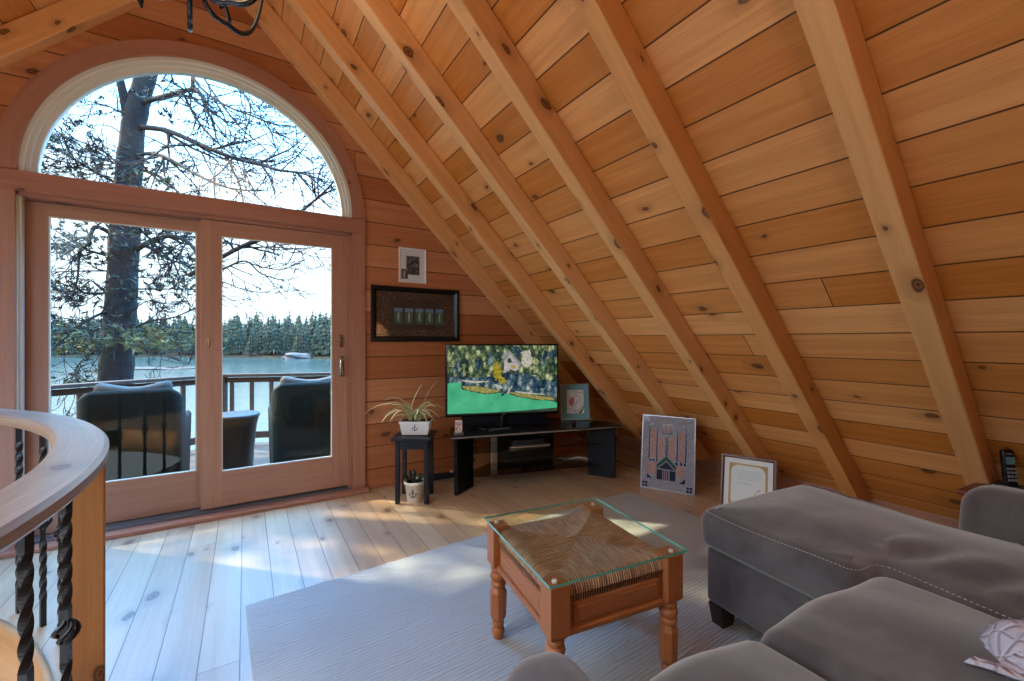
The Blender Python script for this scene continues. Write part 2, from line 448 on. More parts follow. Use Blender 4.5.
# ceilings
def roof(sign):
    mb = MB(); q2 = math.sqrt(2)
    if sign > 0: top, bot = (RX, CB-RX), (CB+.25, -.25)
    else: top, bot = (RX, LB+RX), (-LB-.25, -.25)
    n = (.10*sign/q2*1.0, .10/q2)
    def uv(p): return (p[1], p[2]*q2-.1557)
    A = [(top[0], BY-.1, top[1]), (top[0], GY+.17, top[1]), (bot[0], GY+.17, bot[1]), (bot[0], BY-.1, bot[1])]
    B = [(p[0]+n[0], p[1], p[2]+n[1]) for p in A]
    mb.face(A, [uv(p) for p in A]); mb.face(B, [uv(p) for p in B])
    for i in range(4):
        j = (i+1) % 4; mb.face([A[i], A[j], B[j], B[i]], [uv(A[i]), uv(A[j]), uv(B[j]), uv(B[i])])
    return mb
struct(roof(1).build('ceiling', M['ceiling']), 'sloping knotty pine board ceiling on the right', 'ceiling')
# left slope with an added, unseen skylight opening that fills the room with daylight (y 0.0-2.1)
q2 = math.sqrt(2); SKY = (-.15, 2.15, -3.05, -1.55)      # y0, y1, x0, x1
mb = MB(); ysk = [(SKY[0], SKY[2]), (SKY[1], SKY[2]), (SKY[1], SKY[3]), (SKY[0], SKY[3])]
orl = [(BY-.1, -LB-.25), (GY+.17, -LB-.25), (GY+.17, RX), (BY-.1, RX)]
def lp(y, x, off=0.0): return (x-off/q2, y, x+LB+off/q2)
for off in (0.0, .10): holed(mb, orl, [ysk], lambda a, b, off=off: lp(a, b, off), lambda a, b: (a, b*q2))
for lst in (ysk, orl):
    for i in range(4):
        (a, b), (c, d) = lst[i], lst[(i+1) % 4]; mb.face([lp(a, b), lp(c, d), lp(c, d, .10), lp(a, b, .10)], [(a, b), (c, d), (c, d+.1), (a, b+.1)])
struct(mb.build('ceiling_left', M['ceiling']), 'sloping knotty pine board ceiling on the left', 'ceiling')
sk = thing('window_added', 'added skylight, out of view in the left slope, filling the room with light', 'window', (0, 0, 0)); struct(sk)
mb = MB(); sw = .05
for (y0, y1, x0, x1) in ((SKY[0], SKY[0]+sw, SKY[2], SKY[3]), (SKY[1]-sw, SKY[1], SKY[2], SKY[3]), (SKY[0]+sw, SKY[1]-sw, SKY[2], SKY[2]+sw*.7), (SKY[0]+sw, SKY[1]-sw, SKY[3]-sw*.7, SKY[3])):
    A = [lp(y0, x0, .03), lp(y1, x0, .03), lp(y1, x1, .03), lp(y0, x1, .03)]; B = [lp(y0, x0, .13), lp(y1, x0, .13), lp(y1, x1, .13), lp(y0, x1, .13)]
    mb.face(A); mb.face(B)
    for i in range(4): mb.face([A[i], A[(i+1) % 4], B[(i+1) % 4], B[i]])
mb.build('frame', M['white'], sk)
mb = MB(); A = [lp(y, x, .09) for y, x in ysk]; B = [lp(y, x, .10) for y, x in ysk]; mb.face(A); mb.face(B)
for i in range(4): mb.face([A[i], A[(i+1) % 4], B[(i+1) % 4], B[i]])
mb.build('pane', M['glass'], sk)
# rafters
RY = [3.54, 2.98, 2.382, 1.777, 1.197, .553, -.05, -.65, -1.25, -1.85, -2.45]
ORD = ['set against the gable wall beside the arched window', 'first clear of the gable wall, ending behind the television stand', 'ending behind the leaded glass panel', 'ending behind the framed certificate', 'ending at the far end of the grey chaise', 'ending beside the grey sofa arm and the telephone']
for i, y in enumerate(RY):
    w = .09
    mb = MB()
    zt = .146
    # three short lengths so the grain runs along the beam
    poly = [(RX, CU-RX), (CU-zt, zt), (CB-.004-zt, zt), (RX, CB-.004-RX)]
    mb.prism(poly, 'y', y, y+w, uvrot=-PI/4, uo=(i*3.3, i*1.7))
    o = mb.build('rafter', M['rafter'], bevel=.006)
    if i < 6: prop(o, 'pine roof rafter '+ORD[i], 'beam', 'roof rafters')
    else: prop(o, 'pine roof rafter behind the camera side of the room', 'beam', 'roof rafters')
for i, y in enumerate(RY):
    if -.3 < y < 2.2 or i > 7: continue
    mb = MB(); zt = .133
    poly = [(RX, LU+RX), (zt-LU, zt), (zt-LB+.004, zt), (RX, LB-.004+RX)]
    mb.prism(poly, 'y', y, y+.09, uvrot=PI/4, uo=(i*2.3, i*1.1))
    o = mb.build('rafter', M['rafter'], bevel=.006)
    prop(o, 'pine roof rafter on the left slope '+('against the gable wall' if i == 0 else 'above the stair'), 'beam', 'roof rafters on the left slope')
# floor with the stair opening
SC, SR = (-2.679, 1.441), 2.21
ring = []
a0, a1 = math.radians(-56), math.radians(52)
for i in range(41):
    a = a0+(a1-a0)*i/40; ring.append((SC[0]+SR*math.cos(a), SC[1]+SR*math.sin(a)))
ring += [(-3.3, ring[-1][1]), (-3.3, ring[0][1])]
fo = [(-4.2, BY), (3.82, BY), (3.82, GY), (-4.2, GY)]
mb = MB()
holed(mb, fo, [ring], lambda a, b: (a, b, 0), lambda a, b: (b, a+.018))
holed(mb, fo, [ring], lambda a, b: (a, b, -.28), lambda a, b: (b, a+.018))
struct(mb.build('floor', M['floor']), 'wide knotty pine plank floor', 'floor')
# rim of the stair well
mb = MB()
for i in range(40):
    P = [ring[i], ring[i+1]]
    sc_ = lambda p, r: (SC[0]+(p[0]-SC[0])*r/SR, SC[1]+(p[1]-SC[1])*r/SR)
    q = [sc_(P[0], SR+.012), sc_(P[1], SR+.012)]; w_ = [sc_(P[0], SR-.02), sc_(P[1], SR-.02)]
    u0, u1 = i*.11, (i+1)*.11
    mb.face([(*q[0], .006), (*q[1], .006), (*w_[1], .006), (*w_[0], .006)], [(u0, 0), (u1, 0), (u1, .03), (u0, .03)], 0, True)
    mb.face([(*w_[0], .006), (*w_[1], .006), (*w_[1], -.30), (*w_[0], -.30)], [(u0, .03), (u1, .03), (u1, .33), (u0, .33)], 0, True)
    mb.face([(*q[0], -.30), (*q[1], -.30), (*w_[1], -.30), (*w_[0], -.30)], [(u0, 0), (u1, 0), (u1, .03), (u0, .03)], 0, True)
    mb.face([(*q[0], .006), (*q[1], .006), (*q[1], -.30), (*q[0], -.30)], [(u0, 0), (u1, 0), (u1, .3), (u0, .3)], 0, True)
mb.box((-3.31, 1.2, -.15), (.03, 3.6, .30))
struct(mb.build('trim_1', M['newel'], smooth=None), 'curved pine fascia around the stair opening', 'trim')
mb = MB(); mb.box((-1.5, .6, -2.75), (6.5, 7.2, .1)); struct(mb.build('floor_lower', M['floor']))
# stair treads seen through the opening
st = thing('staircase', 'pine stair treads descending inside the curved railing', 'stairs', (-2.3, 1.6, -2.7))
for k in range(6):
    a = math.radians(18-k*17); mb = MB(); z = -.21-k*.19
    cx, cy = SC
    r0, r1 = .5, 2.12
    pol = [(cx+r*math.cos(a+da)-(-2.3), cy+r*math.sin(a+da)-1.6) for r, da in ((r0, -.17), (r1, -.17), (r1, 0.0), (r1, .17), (r0, .17))]
    mb.prism(pol, 'z', z+2.7-.045, z+2.7)
    mb.build('tread', M['floor'], st, bevel=.006)
mb = MB(); mb.tube([(-.46, -.14, 0), (-.46, -.14, 3.5)], .07, 16); mb.build('newel_column', M['newel'], st)
# baseboard / knee plate on the right
mb = MB(); mb.box((3.72, (BY+GY)/2, .073), (.16, GY-BY, .146)); struct(mb.build('baseboard_right', M['trim'], bevel=.004), 'low pine ledge along the foot of the sloping ceiling', 'baseboard')
mb = MB(); mb.box((-3.95, (BY+GY)/2, .066), (.2, GY-BY, .132)); struct(mb.build('baseboard_left', M['trim'], bevel=.004))

# ------------------------------------------------------------------ door, arch window, casing
def annulus(mb, r0, r1, y0, y1, mi=0, n=56, sq=1.0):
    for i in range(n):
        a, b = PI*i/n, PI*(i+1)/n
        p = lambda r, t, y: (AC+r*math.cos(t), y, AZ+r*math.sin(t))
        u0, u1 = a*.9, b*.9
        mb.face([p(r0, a, y0), p(r1, a, y0), p(r1, b, y0), p(r0, b, y0)], [(u0, 0), (u0, r1-r0), (u1, r1-r0), (u1, 0)], mi)
        mb.face([p(r0, a, y1), p(r1, a, y1), p(r1, b, y1), p(r0, b, y1)], [(u0, 0), (u0, r1-r0), (u1, r1-r0), (u1, 0)], mi)
        mb.face([p(r0, a, y0), p(r0, b, y0), p(r0, b, y1), p(r0, a, y1)], [(u0, .3), (u1, .3), (u1, .35), (u0, .35)], mi, True)
        mb.face([p(r1, a, y0), p(r1, b, y0), p(r1, b, y1), p(r1, a, y1)], [(u0, .4), (u1, .4), (u1, .45), (u0, .45)], mi, True)
    for t in (0, PI):
        mb.face([p(r0, t, y0), p(r1, t, y0), p(r1, t, y1), p(r0, t, y1)], None, mi)
mb = MB(); annulus(mb, .926, 1.022, GY-.022, GY)
struct(mb.build('trim_2', M['trim']), 'flat pine casing curving over the arched window', 'trim')
mb = MB(); mb.box((.784, GY-.011, 1.105), (.096, .022, 2.17)); struct(mb.build('trim_3', M['trim'], bevel=.003), 'pine casing board right of the glass doors', 'trim')
mb = MB(); mb.box((-1.178, GY-.011, 1.105), (.10, .022, 2.17)); struct(mb.build('trim_4', M['trim'], bevel=.003), 'pine casing board left of the glass doors', 'trim')
mb = MB(); mb.box((-.195, GY-.013, 2.152), (2.06, .028, .118)); mb.box((-.195, GY+.08, 2.152), (1.89, .16, .116)); struct(mb.build('trim_5', M['trim'], bevel=.004), 'pine header between the glass doors and the arched window', 'trim')
mb = MB(); mb.box((-.195, GY-.035, .014), (2.10, .085, .028)); struct(mb.build('trim_6', M['trim'], bevel=.006), 'pine threshold strip under the glass doors', 'trim')
# arched window
aw = thing('window_1', 'half-round arched window above the glass doors', 'window', (AC, GY, AZ)); struct(aw)
def child(mb, name, mats, parent, **k):
    o = mb.build(name, mats, None, **k); o.parent = parent
    o.matrix_parent_inverse = Matrix.Translation(-Vector(parent.location)) if not parent.rotation_euler[2] else (Matrix.Translation(parent.location) @ Matrix.Rotation(parent.rotation_euler[2], 4, 'Z')).inverted()
    return o
mb = MB()
annulus(mb, .905, .938, GY-.004, GY+.10); annulus(mb, .885, .909, GY+.02, GY+.10); annulus(mb, .862, .889, GY+.045, GY+.10)
mb.box((AC, GY+.085, AZ+.008), (1.80, .05, .02))
child(mb, 'frame', M['cream'], aw)
mb = MB(); pts = arc(.868)
mb.prism(pts, 'y', GY+.072, GY+.080); child(mb, 'pane', M['glass'], aw)
# doors
dj = MB()
dj.box((-1.143, GY+.08, 1.06), (.014, .15, 2.06), mi=0); dj.box((.725, GY+.08, 1.06), (.04, .15, 2.06), mi=0); dj.box((AC, GY+.08, 2.085), (1.86, .15, .03), mi=0)
struct(dj.build('trim_7', M['trim'], bevel=.002), 'pine door jamb around the sliding doors', 'trim')
mb = MB(); mb.box((-1.130, GY+.012, 1.06), (.012, .03, 2.03)); mb.box((-1.119, GY+.035, 1.06), (.016, .04, 2.03)); struct(mb.build('trim_8', M['cream']), 'white vinyl weather strip at the left door jamb', 'trim')
mb = MB(); mb.box((AC, GY+.075, .022), (1.86, .15, .044)); mb.box((AC, GY+.05, .05), (1.86, .012, .012)); mb.box((AC, GY+.11, .05), (1.86, .012, .012)); struct(mb.build('trim_9', M['sill']), 'grey metal track under the sliding doors', 'trim')
def slider(name, label, x0, x1, y, sl, sr, zb, zt, zg0, zg1):
    d = thing(name, label, 'door', ((x0+x1)/2, y, 0)); struct(d)
    mb = MB()
    mb.box((x0+sl/2, y, (zb+zt)/2), (sl, .042, zt-zb)); mb.box((x1-sr/2, y, (zb+zt)/2), (sr, .042, zt-zb))
    gx0, gx1 = x0+sl, x1-sr
    mb.box(((gx0+gx1)/2, y, (zb+zg0)/2), (gx1-gx0, .042, zg0-zb)); mb.box(((gx0+gx1)/2, y, (zg1+zt)/2), (gx1-gx0, .042, zt-zg1))
    child(mb, 'door_frame', M['doorwood'], d, bevel=.003)
    mb = MB(); b = .007
    for (cx, cz, sx, sz) in ((gx0+b/2, (zg0+zg1)/2, b, zg1-zg0), (gx1-b/2, (zg0+zg1)/2, b, zg1-zg0), ((gx0+gx1)/2, zg0+b/2, gx1-gx0-2*b, b), ((gx0+gx1)/2, zg1-b/2, gx1-gx0-2*b, b)):
        mb.box((cx, y-.014, cz), (sx, .012, sz))
    child(mb, 'glazing_bead', M['cream'], d)
    mb = MB(); mb.box(((gx0+gx1)/2, y, (zg0+zg1)/2), (gx1-gx0, .006, zg1-zg0)); child(mb, 'pane', M['glass'], d)
    return d
d1 = slider('door_1', 'left sliding glass door in a pine frame', -1.134, -.175, GY+.105, .114, .115, .055, 2.065, .315, 1.985)
d2 = slider('door_2', 'right sliding glass door with a latch handle', -.262, .705, GY+.042, .118, .12, .058, 2.066, .303, 1.962)
mb = MB()
hp = [(.655, GY+.018-.02*0, .945)]
mb.tube([(.650, GY+.016, .955), (.648, GY-.02, .965), (.640, GY-.045, .985), (.636, GY-.055, 1.02), (.640, GY-.045, 1.055), (.648, GY-.02, 1.075), (.650, GY+.016, 1.085)], [.009, .008, .008, .009, .008, .008, .009], 10)
mb.box((.655, GY+.017, 1.02), (.032, .010, .165))
child(mb, 'handle', M['nickel'], d2, bevel=.002)
mb = MB(); mb.box((.652, GY+.017, 1.222), (.026, .010, .10)); mb.tube([(.652, GY+.012, 1.222), (.652, GY-.012, 1.222)], .010, 12); mb.box((.638, GY-.012, 1.218), (.045, .007, .012))
child(mb, 'lock', M['nickel'], d2, bevel=.002)
mb = MB(); mb.box((-.222, GY+.018, 1.212), (.020, .008, .055)); child(mb, 'latch_plate', M['nickel'], d2, bevel=.001)

# ------------------------------------------------------------------ curved railing
RR = 2.277
def rp(a, r=RR, z=0.0): return Vector((SC[0]+r*math.cos(a), SC[1]+r*math.sin(a), z))
rail = thing('stair_railing', 'curved oak handrail on twisted black iron balusters around the stair opening', 'railing', (*rp(.2)[:2], 0))
mb = MB(); N = 70; ra0, ra1 = math.radians(-38), math.radians(50)
zt, zb = .90, .856
prof = [(-.067, zb+.010), (-.060, zb), (.060, zb), (.067, zb+.010), (.067, zt-.012), (.056, zt-.001), (.03, zt), (-.03, zt), (-.056, zt-.001), (-.067, zt-.012)]
vs = []; fs = []; uvs = []; P = len(prof); acc = [0]
for k in range(P): acc.append(acc[-1]+math.hypot(prof[(k+1) % P][0]-prof[k][0], prof[(k+1) % P][1]-prof[k][1]))
for i in range(N+1):
    a = ra0+(ra1-ra0)*i/N
    for (dr, z) in prof: vs.append(rp(a, RR+dr, z))
for i in range(N):
    for k in range(P):
        k2 = (k+1) % P; fs.append((i*P+k, i*P+k2, (i+1)*P+k2, (i+1)*P+k))
        u0, u1 = RR*(ra1-ra0)*i/N, RR*(ra1-ra0)*(i+1)/N
        uvs.append([(u0, acc[k]), (u0, acc[k+1]), (u1, acc[k+1]), (u1, acc[k])])
fs += [tuple(range(P)), tuple(N*P+k for k in reversed(range(P)))]; uvs += [[(0, 0)]*P]*2
mb.mesh(vs, fs, uvs, 0, True)
o = child(mb, 'handrail', M['rail'], rail)
md = o.modifiers.new('es', 'EDGE_SPLIT'); md.split_angle = .5
def baluster(a):
    p = rp(a); mb = MB()
    pts = []; tw = []
    segs = 92
    b = len(mb.v); zz = [zb*i/segs for i in range(segs+1)]
    r = .0125
    ang = 0; vs = []; fs = []
    for i, z in enumerate(zz):
        if .12 < z < .38 or .52 < z < .78: ang += .27
        for k in range(4):
            th = a+ang+PI/4+k*PI/2; vs.append((p.x+r*math.cos(th), p.y+r*math.sin(th), z))
    for i in range(segs):
        for k in range(4):
            k2 = (k+1) % 4; fs.append((i*4+k, i*4+k2, i*4+4+k2, i*4+4+k))
    mb.mesh(vs, fs, None, 0, False)
    child(mb, 'baluster', M['iron'], rail)
    bal = COL.objects[-1]
    mb = MB()
    for k in range(4):       # basket collar
        mb.tube([(p.x+.024*math.sin(PI*j/10)*math.cos(k*PI/2+j*.35), p.y+.024*math.sin(PI*j/10)*math.sin(k*PI/2+j*.35), .415+.007*j) for j in range(11)], .006, 6)
    o = mb.build('basket', M['iron']); o.parent = bal; o.matrix_parent_inverse = (bal.matrix_parent_inverse.copy()).inverted() @ Matrix.Identity(4)
    o.matrix_parent_inverse = Matrix.Translation((0, 0, 0))
    return bal
bpy.context.view_layer.update()
for dg in (42.9, 37.3, 31.6, 26.0, 4.2, -2.4, -8.0, -12.6, -18.2, -23.8, -29.4): baluster(math.radians(dg))
mb = MB(); pn = Vector((-.438, 1.905, 0)); mt = Matrix.Translation(pn) @ Matrix.Rotation(math.radians(12), 4, 'Z')
mb.box((0, 0, (zb+.001)/2), (.092, .092, zb+.001), mt)
child(mb, 'newel_post', M['newel'], rail, bevel=.006)

# ------------------------------------------------------------------ rug
mt = Matrix.Translation((0.0, 2.322, 0)) @ Matrix.Rotation(math.radians(2.75), 4, 'Z')
mb = MB(); W, L = 2.62, 3.25
nx, ny = 40, 50
def rp_(x, y, z): return mt @ Vector((x, y, z))
rbox(mb, (0, -L, 0), (W, 0, .014), .006, 3, (2, 2, 1), mt=mt)
inv = mt.inverted()
mb.uv = [[((inv @ Vector(mb.v[i])).x, (inv @ Vector(mb.v[i])).y) for i in f] for f in mb.f]
prop(mb.build('area_rug', M['rug']), 'large pale grey textured area rug on the plank floor', 'rug')

# ------------------------------------------------------------------ coffee table
ct = thing('coffee_table', 'square honey-brown coffee table with rush woven top under glass', 'table', (1.078, 1.265, .014), math.radians(-7.5)); ct.scale = (.975, .975, 1.041)
hx = .255
def leg(sx, sy):
    mb = MB(); x, y = sx*(hx-.018), sy*(hx-.018)
    mb.box((x, y, .372), (.072, .072, .150))
    mb.box((x, y, .291), (.072, .072, .012), taper=(.72, .72))
    pr = [(.020, .205), (.030, .208), (.033, .216), (.030, .224), (.024, .227), (.031, .236), (.034, .246), (.031, .257), (.024, .261), (.029, .267), (.031, .275), (.027, .282), (.027, .288)]
    mb.lathe(pr, (x, y, 0), 20)
    mb.lathe([(.024, .072), (.034, .086), (.036, .185), (.026, .204)], (x, y, 0), 8, smooth=False, rot=PI/8)
    mb.lathe([(.018, 0), (.021, .006), (.026, .020), (.027, .032), (.022, .044), (.018, .047), (.024, .052), (.026, .060), (.022, .070), (.022, .074)], (x, y, 0), 20)
    mb.build('leg', M['table'], ct, bevel=.003)
for sx, sy in ((-1, -1), (1, -1), (1, 1), (-1, 1)): leg(sx, sy)
for k in range(4):
    mtk = Matrix.Rotation(k*PI/2, 4, 'Z'); mb = MB(); w = 2*hx-.11
    mb.box((0, -hx+.02, .342), (w, .022, .110), mtk)
    mb.box((0, -hx+.006, .345), (w-.05, .012, .062), mtk); mb.box((0, -hx+.0045, .345), (w-.075, .014, .040), mtk)
    mb.box((0, -hx+.004, .293), (w, .018, .018), mtk)
    mb.build('apron', M['table'], ct, bevel=.004)
# woven seat: four triangles, strands square to each rail, rolled edge
mb = MB(); n = 22; s_ = hx-.004
def hgt(d): # d = distance from outer edge
    e = min(1, d/.035); return .400+.036*math.sqrt(max(0, 1-(1-e)**2)) + .010*min(1, d/s_) - .006*(1-abs(2*min(1, d/s_)-1))
for k in range(4):
    R_ = Matrix.Rotation(k*PI/2, 4, 'Z')
    for i in range(n):
        d0, d1 = s_*(i/n)**1.6, s_*((i+1)/n)**1.6
        m = 18
        for j in range(m):
            def pt(d, f):
                half = (s_-d); x = -half+2*half*f
                x = max(-s_+.054, min(s_-.054, x)) if d < .054 else x
                return x, -s_+d, hgt(d)
            q = [pt(d0, j/m), pt(d0, (j+1)/m), pt(d1, (j+1)/m), pt(d1, j/m)]
            mb.face([R_ @ Vector(p) for p in q], [(p[1]+k, p[0]+k*.7) for p in q], 0, True)
    q0 = [(-s_+.054, -s_, .400), (s_-.054, -s_, .400)]
    q = [q0[0], q0[1], (q0[1][0], -s_+.004, .372), (q0[0][0], -s_+.004, .372)]
    mb.face([R_ @ Vector(p) for p in q], [(p[2]+k, p[0]+k*.7) for p in q], 0, True)
mb.build('woven_seat', M['rush'], ct)
for sx in (-1, 1):
    for sy in (-1, 1): mb = MB(); mb.lathe([(.008, .447), (.009, .449), (.009, .4535), (.008, .455)], (sx*(hx-.012), sy*(hx-.012), 0), 14); mb.build('bumper', M['white'], ct)
mb = MB(); g = .283
mb.face([(-g, -g, .463), (g, -g, .463), (g, g, .463), (-g, g, .463)], None, 0); mb.face([(-g, -g, .4555), (-g, g, .4555), (g, g, .4555), (g, -g, .4555)], None, 0)
for k in range(4):
    R_ = Matrix.Rotation(k*PI/2, 4, 'Z'); mb.face([R_ @ Vector(p) for p in ((-g, -g, .4555), (g, -g, .4555), (g, -g, .463), (-g, -g, .463))], None, 1)
mb.build('glass_top', [M['tglass'], M['tedge']], ct)

# ------------------------------------------------------------------ sofa
SO = (1.685, 1.155); sa = math.radians(-5.5)
sofa = thing('sectional_sofa', 'grey microfibre sectional sofa with a long chaise', 'sofa', (*SO, 0), sa)
sofa['category'] = 'sofa'
# chaise base (local a = right, b = away from camera)
mb = MB(); rbox(mb, (.02, -1.62, .10), (.76, -.005, .335), .02, 3, (4, 6, 2)); mb.build('chaise_base', M['sofa'], sofa)
# L shaped chaise cushion
def cushion_L():
    out = []
    def corner(cx, cy, r, a0, a1, n=6):
        for i in range(n+1):
            a = a0+(a1-a0)*i/n; out.append((cx+r*math.cos(a), cy+r*math.sin(a)))
    x0, x1, y1, y0, xn, yn = 0.0, .765, .015, -1.60, .13, -.585
    r = .05
    corner(x1-r, y1-r, r, 0, PI/2); corner(x0+r, y1-r, r, PI/2, PI); corner(x0+r, yn+r, r, PI, 1.5*PI)
    corner(xn-.03, yn-.03, .03, PI/2, 0, 4); corner(xn+r, y0+r, r, PI, 1.5*PI); corner(x1-r, y0+r, r, 1.5*PI, 2*PI)
    # resample long edges
    res = []
    for i in range(len(out)):
        a, b = Vector(out[i]), Vector(out[(i+1) % len(out)]); k = max(1, int((b-a).length/.06))
        for j in range(k): res.append(a.lerp(b, j/k))
    return res
ol = cushion_L(); n = len(ol)
nor = []
for i in range(n):
    d = (ol[(i+1) % n]-ol[i-1]).normalized(); nor.append(Vector((d.y, -d.x)))
z0, z1, r = .338, .502, .055
lay = [(.03, z0)]
for i in range(5): a = -PI/2+PI/2*i/4; lay.append((-.028+.028*(1-math.cos(a)) if False else .028-.028*math.cos(a), z0+.028+.028*math.sin(a)))
for i in range(7): a = PI/2*i/6; lay.append((r-r*math.cos(a), z1-r+r*math.sin(a)))
vs = []; fs = []
for (ins, z) in lay:
    bul = .012*math.sin(PI*(z-z0)/(z1-z0))
    for i in range(n):
        p = ol[i]-nor[i]*(ins-bul)
        vs.append((p.x, p.y, z + .006*math.sin(p.y*9+p.x*4)*(z-z0)/(z1-z0)))
for l in range(len(lay)-1):
    for i in range(n):
        j = (i+1) % n; fs.append((l*n+i, l*n+j, (l+1)*n+j, (l+1)*n+i))
mb = MB(); mb.mesh(vs, fs, None, 0, True)
# top surface: grid fill by bmesh
me = bpy.data.meshes.new('tmp'); me.from_pydata(vs[-n:], [(i, (i+1) % n) for i in range(n)], [])
bm = bmesh.new(); bm.from_mesh(me)
bmesh.ops.triangle_fill(bm, use_beauty=True, edges=bm.edges[:])
for _ in range(4):
    bmesh.ops.subdivide_edges(bm, edges=[e for e in bm.edges if e.calc_length() > .055 and not e.is_boundary], cuts=1)
    bmesh.ops.triangulate(bm, faces=bm.faces[:])
for _ in range(6): bmesh.ops.smooth_vert(bm, verts=[v for v in bm.verts if not v.is_boundary], factor=.5, use_axis_x=True, use_axis_y=True, use_axis_z=False)
from mathutils.kdtree import KDTree
kd = KDTree(n)
for i, p in enumerate(vs[-n:]): kd.insert(p, i)
kd.balance()
for v in bm.verts:
    if not v.is_boundary:
        d = kd.find(v.co)[2]; e = min(1, d/.22)
        v.co.z += .030*math.sin(e*PI/2)
        # soft creases near the inner seat edge
        x, y = v.co.x, v.co.y
        if x < .55 and y < -.55: v.co.z += .010*math.sin(y*38+x*14)*math.exp(-((x-.27)/.12)**2)*min(1, d/.03)
bm.verts.ensure_lookup_table(); bm.verts.index_update()
mb.mesh([tuple(v.co) for v in bm.verts], [tuple(v.index for v in f.verts) for f in bm.faces], None, 0, True)
bm.free(); bpy.data.meshes.remove(me)
mb.build('chaise_cushion', M['sofa'], sofa)
mb = MB()
seam = [(p - nor[i]*.012) for i, p in enumerate(ol)]
for i in range(n):        # stitching: short dashes along the top edge
    a, b = seam[i], seam[(i+1) % n]
    k = max(1, int((b-a).length/.011))
    for j in range(k):
        p, q = a.lerp(b, (j+.15)/k), a.lerp(b, (j+.72)/k)
        zf = lambda w: z1-r+math.sqrt(max(0, r*r-(r-.012)**2))+.0075 + .006*math.sin(w.y*9+w.x*4)
        mb.tube([(p.x, p.y, zf(p)), (q.x, q.y, zf(q))], .0011, 4)
mb.build('stitching', M['sofaseam'], sofa)
# seats
mb = MB(); rbox(mb, (-1.16, -1.62, .10), (.02, -.635, .335), .02, 3, (6, 5, 2)); mb.build('seat_base', M['sofa'], sofa)
for (a0_, a1_) in ((-.50, .125), (-.945, -.505)):
    def fn(p, h):
        p.z += .012*(1-(p.x/h.x)**2) if p.z > 0 else 0
        if p.z > 0: p.z += .006*math.sin(p.x*17+p.y*5) - .02*max(0, p.y/h.y)**3
        return p
    mb = MB(); rbox(mb, (a0_, -1.50, .338), (a1_, -.575, .500), .062, 6, (8, 10, 2), (.0, .022, .012), fn=fn); mb.build('seat_cushion', M['sofa'], sofa)
# arms and back
mb = MB(); rbox(mb, (-1.15, -1.62, .10), (-.945, -.36, .472), .085, 7, (4, 8, 4), (.01, .02, .015)); mb.build('armrest', M['sofa'], sofa)
mb = MB(); rbox(mb, (.775, -1.62, .10), (.985, -.56, .655), .085, 7, (4, 8, 4), (.01, .02, .01)); mb.build('armrest', M['sofa'], sofa)
mb = MB(); rbox(mb, (-1.24, -1.85, .10), (.98, -1.56, .80), .09, 6, (10, 3, 5), (.01, .02, .01)); mb.build('backrest', M['sofa'], sofa)
for (a0_, a1_) in ((-1.03, -.46), (-.45, .13), (.14, .76)):
    mb = MB(); rbox(mb, (a0_, -1.58, .47), (a1_, -1.36, .88), .09, 6, (5, 3, 5), (.0, .04, .02)); mb.build('back_cushion', M['sofa'], sofa)
for (a, b) in ((.065, -.055), (.70, -.055), (-1.10, -.69), (-1.10, -1.78), (.92, -1.78), (.92, -.64)):
    mb = MB(); mb.box((a, b, .052), (.10, .07, .104), taper=(.62, .75)); mb.build('leg', M['sofaleg'], sofa, bevel=.004)

# quilt on the sofa
ql = thing('quilt', 'crumpled lavender quilt lying on the grey sofa cushion', 'blanket', (1.525, .07, .505), 0)
mb = MB(); n = 40
vs = []; fs = []
for i in range(n+1):
    for j in range(n+1):
        x, y = -.28+.56*i/n, -.27+.54*j/n
        rr = math.hypot(x/.215, y/.21)
        h = .085*max(0, 1-rr**2.2)**.6 if rr < 1 else 0
        h += .010*math.sin(x*31+y*17)*(1 if rr < 1 else .3)+.008*math.sin(y*41-x*23)*(1 if rr < 1 else .2)
        vs.append((x, y, h+.016))
for i in range(n):
    for j in range(n):
        x, y = -.28+.56*(i+.5)/n, -.27+.54*(j+.5)/n
        if math.hypot(x/.27, y/.26) < .85: fs.append((i*(n+1)+j, (i+1)*(n+1)+j, (i+1)*(n+1)+j+1, i*(n+1)+j+1))
mb.mesh(vs, fs, None, 0, True); o = mb.build('folded_heap', M['quilt'], ql)
md = o.modifiers.new('s', 'SOLIDIFY'); md.thickness = .012
mb = MB(); vs = []; fs = []
tri = [Vector((-.295, .165, .0)), Vector((-.12, .20, 0)), Vector((-.02, -.12, 0)), Vector((-.30, -.16, 0))]
tri = [Vector((-.205, .205, 0)), Vector((-.10, .13, 0)), Vector((.0, -.12, 0)), Vector((-.14, -.10, 0))]
m = 14
for i in range(m+1):
    for j in range(m+1):
        f, g_ = i/m, j/m
        p = tri[0].lerp(tri[1], f).lerp(tri[3].lerp(tri[2], f), g_)
        vs.append((p.x, p.y, .030+.010*math.sin(f*9+g_*5)+.02*f))
for i in range(m):
    for j in range(m): fs.append((i*(m+1)+j, (i+1)*(m+1)+j, (i+1)*(m+1)+j+1, i*(m+1)+j+1))
mb.mesh(vs, fs, None, 0, True); o = mb.build('loose_corner', M['quilt'], ql); md = o.modifiers.new('s', 'SOLIDIFY'); md.thickness = .012

